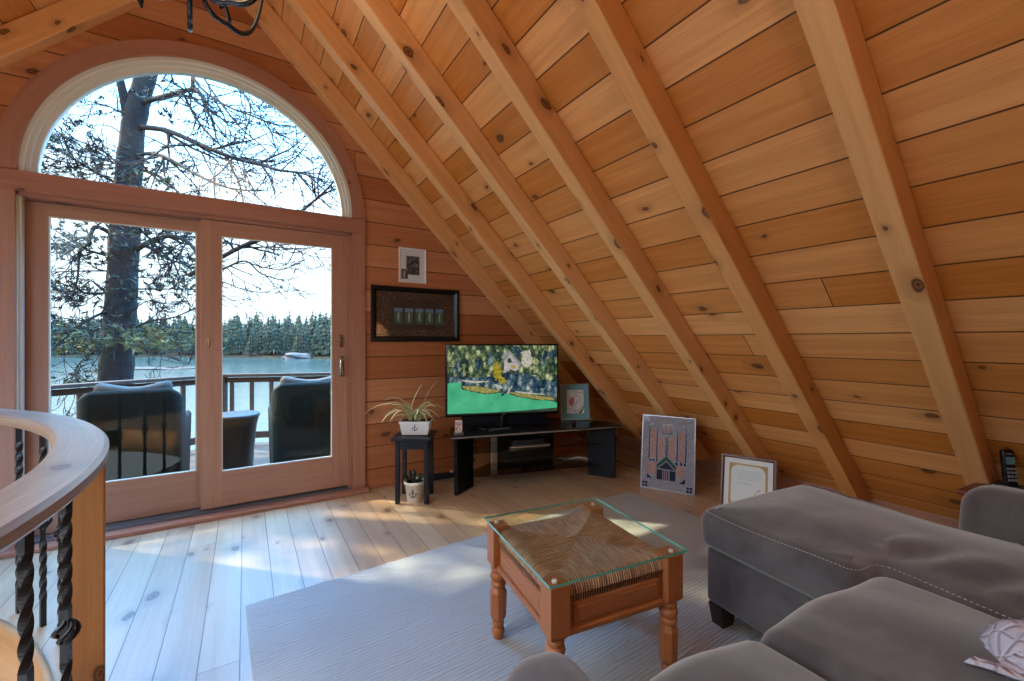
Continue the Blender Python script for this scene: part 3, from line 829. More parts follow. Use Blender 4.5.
# ------------------------------------------------------------------ end table and phone
et = thing('end_table', 'dark red-brown end table tucked behind the grey sofa arm', 'table', (3.0, .42, 0), math.radians(-5))
mb = MB(); rbox(mb, (-.155, -.26, .50), (.215, .19, .525), .008, 2, (2, 2, 1)); mb.build('tabletop', flat('cherry', (.14, .035, .025), .35), et)
for sx in (-.12, .18):
    for sy in (-.22, .15):
        mb = MB(); mb.box((sx, sy, .25), (.035, .035, .50), taper=(.7, .7)); mb.build('leg', bpy.data.materials['cherry'], et, bevel=.003)
mb = MB(); mb.box((.03, -.035, .46), (.30, .37, .08)); mb.build('apron', bpy.data.materials['cherry'], et, bevel=.003)
ph = thing('cordless_phone', 'black cordless telephone handset standing in its cradle behind the sofa arm', 'telephone', (3.02, .475, .526), math.radians(-42))
mb = MB(); rbox(mb, (-.035, -.03, 0), (.035, .05, .028), .012, 4, (2, 2, 1)); mb.build('cradle', M['blackm'], ph)
PT = Matrix.Translation((0, .0, .02)) @ Matrix.Rotation(math.radians(-8), 4, 'X')
mb = MB(); rbox(mb, (-.025, -.012, 0), (.025, .014, .172), .011, 4, (3, 2, 4), mt=PT); mb.build('handset', M['black'], ph)
mb = MB(); mb.box((0, -.0125, .122), (.036, .002, .034), PT); mb.build('screen', flat('lcd', (.10, .20, .22), .2), ph)
mb = MB(); mb.box((0, -.0125, .152), (.026, .002, .004), PT); mb.build('earpiece', M['silver'], ph)
mb = MB()
for r_ in range(4):
    for c_ in range(3): mb.box((-.013+.013*c_, -.0130, .085-.017*r_), (.009, .003, .010), PT)
mb.build('keypad', flat('grey keys', (.18, .20, .22), .4), ph)

# ------------------------------------------------------------------ television stand
ts = thing('television_stand', 'black corner television stand with smoked glass shelves', 'stand', (1.36, 3.10, 0), math.atan2(-.247, .967))
tsm = Matrix.Translation((1.36, 3.10, 0)) @ Matrix.Rotation(math.atan2(-.247, .967), 4, 'Z')
top = [(0, 0), (1.52, 0), (1.50, .16), (1.30, .40), (1.05, .50), (.35, .50), (.05, .34)]
mb = MB(); mb.prism(top, 'z', .448, .476); mb.build('top_panel', M['black'], ts, bevel=.003)
mb = MB(); mb.box((.76, -.002, .462), (1.518, .006, .010)); mb.build('front_edge', M['silver'], ts)
for (x0, y0, x1, y1) in ((.045, .035, .215, .215), (1.475, .035, 1.305, .215)):
    d = Vector((x1-x0, y1-y0)).normalized(); nn_ = Vector((-d.y, d.x))*.016
    pol = [(x0+nn_.x, y0+nn_.y), (x0-nn_.x, y0-nn_.y), (x1-nn_.x, y1-nn_.y), (x1+nn_.x, y1+nn_.y)]
    mb = MB(); mb.prism(pol, 'z', 0, .448); mb.build('side_panel', M['satin'], ts, bevel=.003)
for z in (.305, .115):
    sh = [(.14, .07), (1.34, .07), (1.24, .26), (1.04, .44), (.46, .44), (.24, .26)]
    mb = MB(); mb.prism(sh, 'z', z, z+.009); mb.build('glass_shelf', M['sglass'], ts, bevel=.001)
# rear spine with two cable slots
mb = MB(); o_ = [(.50, .04), (1.06, .04), (1.06, .448), (.50, .448)]
def slot(cx, cz, w, h): return [(cx+w/2*math.copysign(abs(math.cos(a))**.5, math.cos(a)), cz+h/2*math.copysign(abs(math.sin(a))**.5, math.sin(a))) for a in [2*PI*i/20 for i in range(20)]]
hs_ = [slot(.66, .225, .17, .042), slot(.90, .225, .17, .042)]
for yy in (.455, .475): holed(mb, o_, hs_, lambda a, b, yy=yy: (a, yy, b), lambda a, b: (a, b))
for hh in hs_+[o_]:
    for i in range(len(hh)):
        (a, b), (c, d) = hh[i], hh[(i+1) % len(hh)]; mb.face([(a, .455, b), (c, .455, d), (c, .475, d), (a, .475, b)])
mb.build('back_spine', M['blackm'], ts)
mb = MB(); mb.box((.47, .450, .25), (.055, .03, .40)); mb.build('column', M['silver'], ts, bevel=.003)
def tsp(x, y, z): return tsm @ Vector((x, y, z))
# set-top box on the middle shelf
p = tsp(.70, .25, .3145)
bx = thing('cable_box', 'slim black set-top box with silver front on the middle shelf', 'cable box', p, ts.rotation_euler[2])
mb = MB(); rbox(mb, (-.14, -.10, .004), (.14, .12, .058), .006, 2, (2, 2, 1)); mb.build('case', M['blackm'], bx)
mb = MB(); mb.box((0, -.125, .010), (.36, .05, .014)); mb.build('front_strip', M['silver'], bx, bevel=.003)
# small items on top
p = tsp(.075, .07, .4765)
cd = thing('card_block', 'small white and red patterned card block beside the television', 'ornament', p, ts.rotation_euler[2]+.05)
mb = MB(); mb.box((0, 0, .008), (.07, .05, .016)); mb.build('stand', M['silver'], cd, bevel=.002)
t = NT('card print'); n_ = t.noise(t.obj(), 70, 2); t.bsdf(Base_Color=t.ramp(n_, [(.38, (.75, .72, .70)), (.5, (.72, .62, .58)), (.58, (.45, .14, .12)), (.66, (.3, .3, .35))]), Roughness=.5)
mb = MB(); mb.box((0, .0, .064), (.056, .022, .095)); mb.build('card', t.m, cd, bevel=.002)
p = tsp(.43, .10, .4765)
rm = thing('remote_control', 'slim silver and black remote lying in front of the television', 'remote control', p, ts.rotation_euler[2]+.15)
mb = MB(); rbox(mb, (-.10, -.02, 0), (.10, .02, .016), .007, 3, (3, 2, 1)); mb.build('body', M['blackm'], rm)
mb = MB(); mb.box((.0, 0, .0165), (.16, .014, .002)); mb.build('button_strip', M['silver'], rm)
# flat box / power strip by the wall
pb = thing('power_strip', 'dark blue-black power strip on the floor by the wall behind the stand', 'power strip', (1.47, 3.575, 0), math.radians(-8))
mb = MB(); rbox(mb, (-.13, -.03, 0), (.13, .03, .045), .01, 3, (2, 2, 1)); mb.build('body', M['dkblue'], pb)
mb = MB(); mb.lathe([(.012, .045), (.012, .06), (.006, .062)], (.10, 0, 0), 12); mb.build('plug', M['white'], pb)
mb = MB(); mb.tube([tsp(1.30, .42, .33), (2.86, 3.18, .2), (2.95, 3.06, .11), (3.08, 2.9, .04), (3.2, 2.75, .008), (3.35, 2.6, .008)], .006, 8)
prop(mb.build('cable', M['blackm']), 'black power cord trailing from the stand towards the sloping ceiling', 'cord')
mb = MB(); pts = [tsp(1.04, .48, .02), tsp(1.12, .46, .05), tsp(1.20, .42, .09), tsp(1.28, .40, .108), tsp(1.36, .38, .10), tsp(1.44, .40, .03), tsp(1.46, .45, .008)]
mb.tube(pts, .008, 8); prop(mb.build('cable', flat('white cable', (.6, .6, .6), .5)), 'white cable looping behind the glass shelves of the stand', 'cord')
mb = MB(); pts = [tsp(.30, .47, .40), tsp(.22, .44, .36), tsp(.16, .42, .30), tsp(.20, .45, .2), tsp(.30, .46, .16), tsp(.18, .44, .08), tsp(.10, .42, .02)]
mb.tube(pts, .008, 8); prop(mb.build('cable', M['blackm']), 'black cables drooping behind the left glass shelves of the stand', 'cord')
# outlet on the low ledge behind the stand
ou = thing('outlet', 'white wall outlet plate low behind the right end of the stand', 'outlet', (3.632, 3.18, .08))
mb = MB(); mb.box((.003, 0, 0), (.008, .075, .095)); mb.build('plate', M['white'], ou, bevel=.002)
mb = MB(); mb.box((-.003, 0, .02), (.006, .034, .026)); mb.box((-.003, 0, -.02), (.006, .034, .026)); mb.build('socket', M['cream'], ou)

# ------------------------------------------------------------------ television
tvc = Vector((1.905, 3.215, .4765)); tva = math.atan2(-.32, .947)
tv = thing('television', 'flat television showing an aerial view of a wooded shoreline', 'television', tvc, tva)
mb = MB(); rbox(mb, (-.50, -.022, .103), (.50, .030, .720), .012, 3, (3, 2, 3)); mb.build('housing', M['screenblack'], tv)
mb = MB(); pol = [(.26*math.cos(a), .11*math.sin(a)) for a in [2*PI*i/36 for i in range(36)]]; mb.prism(pol, 'z', 0, .012); mb.tube([(0, .02, .01), (0, .02, .16)], .035, 14); mb.build('base', M['black'], tv, bevel=.002)
mb = MB(); rbox(mb, (-.36, .012, .006), (.40, .05, .112), .010, 2, (2, 2, 2)); mb.build('stand_panel', M['satin'], tv)
mb = MB(); mb.box((0, -.0235, .113), (.03, .003, .006)); mb.build('badge', M['silver'], tv)
# picture on the screen, flat, from shapes
X0, X1, Z0, Z1 = -.483, .483, .125, .705
def scr(nx_, nz_): return (X0+(X1-X0)*nx_, Z1-(Z1-Z0)*nz_)
def emat(name, stops, scale, strength=1.0, detail=5, sx=1.0):
    t = NT(name); o = t.n('ShaderNodeMapping', {'Vector': t.obj(), 'Scale': (sx, 1, 1)}).outputs[0]
    n_ = t.noise(o, scale, detail, .65); c = t.ramp(n_, stops)
    e = t.n('ShaderNodeEmission', {0: c, 1: strength}).outputs[0]
    g_ = t.n('ShaderNodeBsdfGlossy', {0: (.04, .04, .04, 1), 1: .25}).outputs[0]
    t.t.links.new(t.n('ShaderNodeAddShader', {0: e, 1: g_}).outputs[0], t.out.inputs[0]); return t.m
def cmat(name, cols, cell, fine):
    t = NT(name); o = t.obj()
    jit = t.n('ShaderNodeVectorMath', {0: o, 1: t.n('ShaderNodeVectorMath', {0: t.n('ShaderNodeTexNoise', {'Vector': o, 'Scale': fine, 'Detail': 4.0}).outputs['Color'], 1: (.035, 0, .035)}, operation='MULTIPLY').outputs[0]}, operation='ADD').outputs[0]
    jit = t.n('ShaderNodeMapping', {'Vector': jit, 'Scale': (1.0, 0.0, .62)}).outputs[0]
    vo = t.n('ShaderNodeTexVoronoi', {'Vector': jit, 'Scale': cell}); cs = t.n('ShaderNodeSeparateColor', {0: vo.outputs['Color']})
    n_ = t.noise(o, fine*2.2, 4, .7)
    k = t.m_('SUBTRACT', t.m_('ADD', t.m_('MULTIPLY', cs.outputs[0], .40), t.m_('MULTIPLY', n_, .75)), t.m_('MULTIPLY', vo.outputs['Distance'], .42))
    c = t.ramp(k, cols); e = t.n('ShaderNodeEmission', {0: c, 1: 1.0}).outputs[0]
    g_ = t.n('ShaderNodeBsdfGlossy', {0: (.04, .04, .04, 1), 1: .25}).outputs[0]
    t.t.links.new(t.n('ShaderNodeAddShader', {0: e, 1: g_}).outputs[0], t.out.inputs[0]); return t.m
forest = cmat('screen forest', [(.10, S(18, 36, 38)), (.27, S(40, 62, 50)), (.43, S(92, 108, 74)), (.58, S(150, 156, 112)), (.74, S(205, 204, 165))], 34, 70)
shade = cmat('screen shade', [(.15, S(14, 30, 46)), (.34, S(34, 60, 78)), (.48, S(70, 96, 104)), (.62, S(130, 140, 132)), (.75, S(205, 200, 180))], 30, 60)
lagoon = emat('screen lagoon', [(.3, S(52, 142, 104)), (.55, S(68, 164, 120)), (.75, S(92, 182, 140))], 5, 1, 3)
weed = emat('screen weed', [(.3, S(88, 92, 52)), (.55, S(142, 134, 76)), (.75, S(180, 168, 110))], 60)
edge = emat('screen shore edge', [(.3, S(20, 40, 34)), (.7, S(60, 74, 60))], 60)
rocky = emat('screen pale rock', [(.3, S(120, 124, 120)), (.7, S(205, 198, 180))], 50)
roofm = emat('screen grey roof', [(.3, S(96, 108, 104)), (.7, S(140, 148, 140))], 40)
wall_ = emat('screen house wall', [(.35, S(120, 96, 90)), (.5, S(190, 180, 180)), (.65, S(70, 74, 90))], 55)
yel = emat('screen yellow tree', [(.3, S(96, 90, 20)), (.6, S(158, 140, 40)), (.8, S(196, 180, 90))], 45)
mats = [forest, shade, lagoon, weed, edge, rocky, roofm, wall_, yel]
mb = MB()
def sp(pts, mi, lift):
    P = [scr(a, b) for a, b in pts]; mb.face([(x, -.0226-lift*.0002, z) for x, z in P], None, mi)
def wig(pts, amp, seed, per=8):
    r_ = random.Random(seed); out = []
    for i in range(len(pts)):
        (a, b), (c, d) = pts[i], pts[(i+1) % len(pts)]
        for k in range(per): f = k/per; out.append((min(1, max(0, a+(c-a)*f+(r_.uniform(-amp, amp) if 0 < a < 1 or 0 < c < 1 else 0))), min(1, max(0, b+(d-b)*f+r_.uniform(-amp, amp)))))
    return out
sp([(0, 0), (1, 0), (1, .62), (0, .62)], 0, 0)
sp(wig([(0, .44), (.18, .47), (.4, .46), (.52, .40), (.62, .44), (.72, .42), (.86, .52), (1, .55), (1, .98), (0, .98)], .012, 20, 10), 1, 0.5)
for q_ in range(16):
    r5 = random.Random(40+q_); cx, cz = r5.uniform(.03, .97), r5.uniform(.1, .45); w_, h_ = r5.uniform(.015, .035), r5.uniform(.04, .10)
    if .4 < cx < .7: continue
    sp([(cx+w_*math.cos(a)*r5.uniform(.6, 1.2), cz+h_*math.sin(a)*r5.uniform(.6, 1.2)) for a in [-2*PI*k/14 for k in range(14)]], 1, .6)
sp(wig([(.66, .10), (.74, .06), (.76, .26), (.72, .34), (.67, .30)], .012, 3), 5, .7); sp(wig([(.57, .02), (.64, .02), (.66, .15), (.62, .18)], .012, 13), 1, .8)
sp([(0, .545), (.06, .53), (.12, .545), (.12, .60), (.2, .66), (.35, .71), (.48, .70), (.56, .72), (.7, .79), (.85, .82), (.97, .86), (1, .88), (1, .95), (.7, .975), (.35, .99), (0, 1.0)], 2, 3)
sp([(0, .985), (0, 1), (1, 1), (1, .95), (.7, .975), (.35, .99)], 4, 3.5)
sp(wig([(.115, .58), (.25, .585), (.36, .62), (.47, .665), (.46, .70), (.34, .715), (.2, .67), (.12, .63)], .006, 5), 4, 4)
sp(wig([(.125, .585), (.25, .59), (.36, .63), (.465, .668), (.45, .692), (.34, .705), (.2, .66), (.13, .62)], .006, 6), 3, 5)
sp(wig([(.54, .685), (.7, .72), (.86, .75), (1, .80), (1, .86), (.94, .84), (.8, .825), (.64, .775), (.55, .73)], .006, 7), 4, 4)
sp(wig([(.55, .69), (.7, .73), (.86, .765), (.98, .80), (.97, .84), (.8, .815), (.64, .765), (.56, .725)], .006, 8), 3, 5)
sp(wig([(.60, .68), (.72, .705), (.88, .74), (.9, .755), (.7, .73), (.6, .695)], .004, 10), 5, 6)
sp(wig([(.12, .50), (.25, .53), (.36, .52), (.36, .535), (.24, .55), (.13, .52)], .005, 15), 5, 1)
sp([(.53, .71), (.545, .64), (.575, .60), (.58, .615), (.555, .66), (.545, .725)], 5, 7)
sp([(.47, .73), (.52, .66), (.54, .66), (.49, .755)], 4, 6)
sp([(.475, .17), (.50, .11), (.555, .075), (.575, .11), (.535, .19), (.50, .22)], 6, 6)
sp([(.50, .22), (.535, .19), (.555, .10), (.60, .19), (.645, .31), (.62, .385), (.56, .36), (.50, .40)], 7, 6.5)
sp([(.545, .10), (.555, .075), (.66, .275), (.648, .31)], 6, 7); sp([(.51, .27), (.56, .26), (.565, .30), (.515, .31)], 5, 7.2)
sp([(.53, .20), (.56, .18), (.575, .25), (.54, .26)], 4, 7.2); sp([(.575, .30), (.60, .29), (.61, .34), (.58, .35)], 8, 7.2)
sp(wig([(.405, .28), (.44, .24), (.475, .34), (.465, .46), (.43, .52), (.41, .42)], .012, 11), 8, 7)
sp(wig([(.46, .47), (.49, .45), (.525, .55), (.49, .57), (.46, .54)], .012, 12), 8, 7)
sp(wig([(.40, .57), (.47, .59), (.5, .64), (.45, .63)], .006, 13), 5, 6)
mb.build('screen', mats, tv)

# ------------------------------------------------------------------ frames
def frame(root, w, h, fw, depth, mat, glassy=None, mt=None, name='frame'):
    mb = MB(); pr = [(0, 0), (0, depth), (fw*.45, depth), (fw, depth*.55), (fw, 0)]
    # four mitred sides
    for k, (hw, hh) in enumerate(((w/2, h/2),)*4):
        pass
    rings = []
    for (ins, d) in ((0, 0), (0, depth*.8), (fw*.15, depth), (fw*.55, depth), (fw, depth*.5), (fw, 0)):
        a, b = w/2-ins, h/2-ins
        rings.append([(-a, -d, -b), (a, -d, -b), (a, -d, b), (-a, -d, b)])
    for i in range(len(rings)-1):
        for k in range(4):
            k2 = (k+1) % 4; q = [rings[i][k], rings[i][k2], rings[i+1][k2], rings[i+1][k]]
            L_ = 0 if k % 2 == 0 else 2
            uvs = [(p[L_]+k, i*.02+(.02 if j > 1 else 0)) for j, p in enumerate(q)]
            mb.face([mt @ Vector(p) for p in q] if mt else q, uvs)
    return mb.build(name, mat, root)
def plate(mb, x0, x1, z0, z1, d, mi=0, mt=None, back=False):
    q = [(x0, -d, z0), (x1, -d, z0), (x1, -d, z1), (x0, -d, z1)]
    mb.face([mt @ Vector(p) for p in q] if mt else q, [(p[0], p[2]) for p in q], mi)
M['pglass'] = glassmat('picture glass', (.97, .97, .97), .7)
# big black frame with five small pictures
cxp = (.877+1.666)/2; czp = 1.451; W, H = .79, .467
fp = thing('picture_frame', 'wide black frame holding five small green golfing pictures on dark mat', 'picture', (cxp, GY, czp))
frame(fp, W, H, .045, .032, M['black'])
t = NT('ornate mat'); u, v = t.uv()
e1 = t.m_('MAXIMUM', t.m_('DIVIDE', t.m_('ABSOLUTE', u), .35), t.m_('DIVIDE', t.m_('ABSOLUTE', v), .188))
nz = t.noise(t.vec(u, v), 60, 3, .6)
band = t.m_('MULTIPLY', t.sstep(e1, .64, .72), t.sstep(nz, .5, .6))
t.bsdf(Base_Color=t.mix(band, (.025, .020, .020), (.16, .085, .05)), Roughness=.6)
mb = MB(); mb.box((0, -.004, 0), (W-.06, .008, H-.06))
for k in range(len(mb.f)): mb.uv[k] = [(mb.v[i][0], mb.v[i][2]) for i in mb.f[k]]
mt_o = mb.build('mat_board', t.m, fp)
mb = MB()
for i in range(5):
    cx = -.165+.093*i
    plate(mb, cx-.036, cx+.036, -.085, .052, .009, 0); plate(mb, cx-.036, cx+.036, .022, .052, .0093, 1)
    # small figure in white mid-swing
    a = random.uniform(-.3, .3)
    for (x0, z0, x1, z1, w_) in ((0, -.03, .002, .004, .014), (-.003, -.06, -.006, -.03, .006), (.006, -.06, .004, -.03, .006), (0, 0, .018*math.cos(a+1), .018+.01*a, .005)):
        d = Vector((x1-x0, 0, z1-z0)).normalized(); n_ = Vector((-d.z, 0, d.x))*w_/2
        A, B = Vector((cx+x0, -.0096, z0)), Vector((cx+x1, -.0096, z1)); mb.face([A+n_, A-n_, B-n_, B+n_], None, 2)
    mb.face([(cx+.005*math.cos(q), -.0096, .010+.005*math.sin(q)) for q in [2*PI*k/10 for k in range(10)]], None, 2)
mb.build('small_pictures', [flat('stamp green', (.035, .13, .10), .6, var=.4, vscale=50), flat('stamp sky', (.11, .27, .45), .6, var=.5, vscale=60), flat('stamp figure', (.5, .48, .42), .6)], fp)
mb = MB(); mb.box((0, -.0145, 0), (W-.088, .002, H-.088)); mb.build('glass', M['pglass'], fp)
# small white frame
fs_ = thing('picture_frame', 'small white frame with two black-and-white photographs, hung highest on the wall', 'picture', (1.233, GY, 1.874))
frame(fs_, .243, .300, .012, .016, M['white'])
mb = MB(); mb.box((0, -.004, 0), (.226, .008, .284)); mb.build('mat_board', flat('pale mat', (.60, .66, .74), .7), fs_)
t = NT('monochrome photo'); n_ = t.noise(t.obj(), 38, 4, .7); t.bsdf(Base_Color=t.ramp(n_, [(.35, (.015, .015, .018)), (.52, (.06, .065, .075)), (.68, (.30, .31, .34))]), Roughness=.4)
mb = MB(); plate(mb, -.058, .060, -.08, .082, .009); plate(mb, -.10, -.042, -.118, -.035, .0095); mb.build('photographs', t.m, fs_)
mb = MB(); plate(mb, -.078, -.068, -.112, -.062, .0098); plate(mb, -.08, -.066, -.062, -.048, .0098); mb.build('figure', flat('photo highlight', (.45, .42, .45), .5), fs_)
# blue matted art on the stand
p = tsp(1.235, .345, .4765)
fa = thing('picture_frame', 'teal-matted framed abstract print standing on the television stand', 'picture', p, math.radians(-26))
fa.scale = (1.13, 1.13, 1.13)
LT = Matrix.Translation((0, 0, .0)) @ Matrix.Rotation(math.radians(-7), 4, 'X') @ Matrix.Translation((0, 0, .151))
frame(fa, .245, .302, .008, .014, M['silver'], mt=LT)
mb = MB(); mb.box((0, -.004, 0), (.236, .008, .292), LT); mb.build('mat_board', flat('teal mat', (.13, .30, .35), .7), fa)
t = NT('abstract print'); n_ = t.noise(t.obj(), 9, 4, .6, 1.5); t.bsdf(Base_Color=t.ramp(n_, [(.36, (.55, .60, .63)), (.46, (.66, .66, .64)), (.52, (.35, .42, .45)), (.57, (.62, .63, .6)), (.7, (.5, .56, .58))]), Roughness=.6)
mb = MB(); plate(mb, -.072, .074, -.096, .098, .009, 0, LT)
def blob(cx, cz, rx, rz, mi, d=.0094):
    mb.face([LT @ Vector((cx+rx*math.cos(q)*(1+.15*math.sin(3*q)), -d, cz+rz*math.sin(q))) for q in [2*PI*k/18 for k in range(18)]], None, mi)
blob(-.030, -.005, .022, .030, 1); blob(-.018, .020, .012, .018, 1)
for q0, q1, rr_ in ((-2.4, -.3, .052), (-2.2, -.4, .064), (.6, 2.6, .05)):
    pts = [(.01+rr_*1.0*math.cos(q0+(q1-q0)*k/12), rr_*1.2*math.sin(q0+(q1-q0)*k/12)-.01) for k in range(13)]
    for k in range(12):
        (a, b), (c, d) = pts[k], pts[k+1]; dd = Vector((c-a, d-b)).normalized()*.0025
        mb.face([LT @ Vector((a-dd.y, -.0095, b+dd.x)), LT @ Vector((a+dd.y, -.0095, b-dd.x)), LT @ Vector((c+dd.y, -.0095, d-dd.x)), LT @ Vector((c-dd.y, -.0095, d+dd.x))], None, 2)
mb.face([LT @ Vector(p_) for p_ in ((.030, -.0094, -.095), (.050, -.0094, -.095), (.074, -.0094, -.05), (.074, -.0094, -.035))], None, 3)
mb.build('print', [t.m, flat('print coral', (.50, .16, .11), .6), flat('print grey line', (.16, .22, .25), .6), flat('print dark', (.08, .06, .08), .6)], fa)
mb = MB(); mb.box((0, .088, .08), (.04, .004, .165), Matrix.Rotation(math.radians(16), 4, 'X')); mb.build('easel_back', M['blackm'], fa)
for i_, (xx, yy_) in enumerate(((1.13, .16), (1.29, .13))):
    p = tsp(xx, yy_, .4765); kb = thing('glass_paperweight', ('left' if i_ == 0 else 'right')+' one of two tiny dark glass ornaments before the teal-matted print', 'ornament', p)
    mb = MB(); mb.lathe([(.012, 0), (.020, .006), (.022, .016), (.016, .028), (.004, .034)], (0, 0, 0), 16); mb.build('body', M['black'], kb); mb = MB(); mb.lathe([(.003, .034), (.006, .038), (.003, .044)], (0, 0, 0), 10); mb.build('finial', M['silver'], kb)

# leaded glass panel leaning on a rafter
gw = Vector((3.01-2.81, 2.123-2.491)); ga = math.atan2(gw.y, gw.x)
gp = thing('leaded_glass_panel', 'leaning stained glass panel with a small house motif', 'glass panel', (2.91, 2.307, 0.003), ga)
GT = Matrix.Rotation(math.radians(-9), 4, 'X')
PW, PH = .42, .60
NX, NZ = PW, PH
t = NT('textured grey glass'); vo = t.n('ShaderNodeTexVoronoi', {'Vector': t.obj(), 'Scale': 90.0}).outputs['Distance']
b = t.bsdf(Base_Color=t.mix(vo, (.12, .12, .17), (.24, .235, .29)), Roughness=.4); t.t.links.new(t.bump(vo, .8, .004), b.inputs['Normal']); gg = t.m
t = NT('textured pink glass'); vo = t.n('ShaderNodeTexVoronoi', {'Vector': t.obj(), 'Scale': 90.0}).outputs['Distance']
b = t.bsdf(Base_Color=t.mix(vo, (.20, .11, .11), (.36, .21, .20)), Roughness=.25); t.t.links.new(t.bump(vo, .8, .004), b.inputs['Normal']); gpk = t.m
gb = flat('deep blue glass', (.012, .022, .065), .12); gg2 = flat('deep green glass', (.012, .09, .085), .12); gmv = flat('mauve glass', (.10, .03, .07), .15); lead = flat('lead came', (.30, .31, .36), .35, .6)
mb = MB(); mb.box((0, 0, PH/2), (PW, .010, PH), GT); mb.build('backing_glass', gg, gp)
mb = MB()
def gpoly(pts, mi, d=.0062): mb.face([GT @ Vector(((a-.5)*PW, -d, (1-b)*PH)) for a, b in pts], [(a*PW, b*PH) for a, b in pts], mi)
def grect(x0, y0, x1, y1, mi, d=.0062): gpoly([(x0, y1), (x1, y1), (x1, y0), (x0, y0)], mi, d)
for cx in (.085, .905):
    for cy in (.04, .945):
        for dx in (-.028, .028):
            for dy in (-.02, .02): grect(cx+dx-.022, cy+dy-.016, cx+dx+.022, cy+dy+.016, 1)
for x0, x1, y0, y1 in ((.165, .275, .20, .58), (.315, .44, .29, .58), (.52, .645, .29, .58), (.70, .80, .20, .60), (.12, .27, .64, .80), (.66, .80, .65, .80)): grect(x0, y0, x1, y1, 0)
for x in (.148, .295, .675, .832): grect(x-.010, .13, x+.010, .60, 1)
grect(.462, .285, .498, .55, 1); grect(.478, .285, .482, .55, 4, .0066)
gpoly([(.16, .11), (.25, .11), (.16, .16)], 1); gpoly([(.73, .11), (.84, .11), (.84, .18)], 1)
grect(.39, .105, .585, .245, 1); grect(.425, .125, .55, .225, 0, .0066)
gpoly([(.44, .135), (.49, .175), (.535, .135), (.51, .18), (.54, .215), (.485, .19), (.44, .215), (.465, .178)], 1, .007)
gpoly([(.30, .665), (.48, .54), (.66, .665), (.66, .72), (.48, .60), (.30, .72)], 2); gpoly([(.335, .715), (.48, .615), (.625, .715)], 1, .0066)
for x in (.15, .21, .27): gpoly([(x, .62), (x+.03, .595), (x+.055, .605), (x+.02, .635)], 1)
for x in (.64, .72, .79): gpoly([(x, .62), (x+.03, .60), (x+.055, .635), (x+.03, .65)], 1)
grect(.305, .73, .41, .86, 1); grect(.545, .73, .65, .86, 1)
for x in (.425, .462, .50): grect(x, .73, x+.022, .86, 3)
gpoly([(.12, .80), (.22, .86), (.12, .86)], 1); gpoly([(.72, .88), (.83, .81), (.83, .88)], 1)
mb.build('coloured_glass', [gpk, gb, gg2, gmv, lead], gp)
mb = MB()
for (cx, cz, sx, sz) in ((-PW/2+.004, PH/2, .008, PH), (PW/2-.004, PH/2, .008, PH), (0, .004, PW, .008), (0, PH-.004, PW, .008)): mb.box((cx, 0, cz), (sx, .016, sz), GT)
mb.build('lead_frame', lead, gp)

# certificate leaning
ca = math.atan2(-.31, .13)
cf = thing('certificate_frame', 'mahogany-framed certificate leaning at the foot of the sloping ceiling', 'picture', (2.95, 1.672, .003), ca)
CT = Matrix.Rotation(math.radians(-13), 4, 'X') @ Matrix.Translation((0, 0, .205)); CW, CHh = .345, .41
frame(cf, CW, CHh, .022, .022, flat('mahogany', (.10, .035, .035), .35), mt=CT)
mb = MB(); mb.box((0, -.004, 0), (CW-.03, .008, CHh-.03), CT); mb.build('mat_board', flat('white mat', (.62, .66, .70), .7), cf)
mb = MB(); gx, gz = .120, .15
def ring_round(w_, h_, r_, d, mi):
    pts = []
    for (cx, cz, a0_) in ((w_-r_, h_-r_, 0), (-w_+r_, h_-r_, PI/2), (-w_+r_, -h_+r_, PI), (w_-r_, -h_+r_, 1.5*PI)):
        for k in range(7): a = a0_+PI/2*k/6; pts.append((cx+r_*math.cos(a), cz+r_*math.sin(a)))
    mb.face([CT @ Vector((a, -d, b)) for a, b in pts], [(a, b) for a, b in pts], mi)
ring_round(gx, gz, .002, .0088, 0); ring_round(gx-.012, gz-.008, .05, .0092, 1); ring_round(gx-.016, gz-.012, .048, .0095, 2)
for k in range(9):
    zz_ = .10-.014*k; ww = random.uniform(.05, .09) if k != 4 else .07
    plate(mb, -ww, ww, zz_, zz_+.0035, .0098, 3, CT) if k < 5 else None
plate(mb, -.075, .02, .015, .019, .0098, 3, CT)
for k in range(9):
    a = k*.7; x, z = .055+.018*math.cos(a)+.002*k, -.015-.009*k+.01*math.sin(a); plate(mb, x-.006, x+.006, z-.002, z+.003, .0098, 4, CT)
mb.build('certificate', [flat('gold mat', (.33, .22, .10), .5), flat('pale gold', (.55, .45, .28), .5), flat('certificate paper', (.58, .66, .70), .7), flat('faint ink', (.36, .45, .52), .7), flat('red ink', (.45, .12, .16), .7)], cf)

# ------------------------------------------------------------------ plant stand and plants
psa = math.radians(-31)
ps = thing('plant_stand', 'narrow blue-black wooden plant stand beside the glass doors', 'stand', (1.12, 3.235, 0), psa)
mb = MB(); mb.box((0, 0, .488), (.30, .30, .022)); mb.build('top', M['dkblue'], ps, bevel=.004)
mb = MB()
for k in range(4): mb.box((0, -.108, .443), (.21, .018, .068), Matrix.Rotation(k*PI/2, 4, 'Z'))
mb.build('apron', M['dkblue'], ps)
for sx in (-1, 1):
    for sy in (-1, 1): mb = MB(); mb.box((sx*.108, sy*.108, .2385), (.032, .032, .477)); mb.build('leg', M['dkblue'], ps, bevel=.003)
sp_ = thing('spider_plant', 'spider plant with striped arching leaves in a white trough on the plant stand', 'plant', (1.125, 3.225, .4995), psa)
mb = MB()
for (w0, d0, z) in ((1, 1, 0),): pass
mb.box((0, 0, .055), (.235, .12, .105), taper=(.84, .80)); mb.box((0, 0, .101), (.247, .132, .012))
mb.build('planter', M['ceramic'], sp_, bevel=.006)
mb = MB(); mb.box((0, 0, .1075), (.22, .105, .004)); mb.build('soil', M['soil'], sp_)
anch = flat('navy print', (.02, .03, .06), .5)
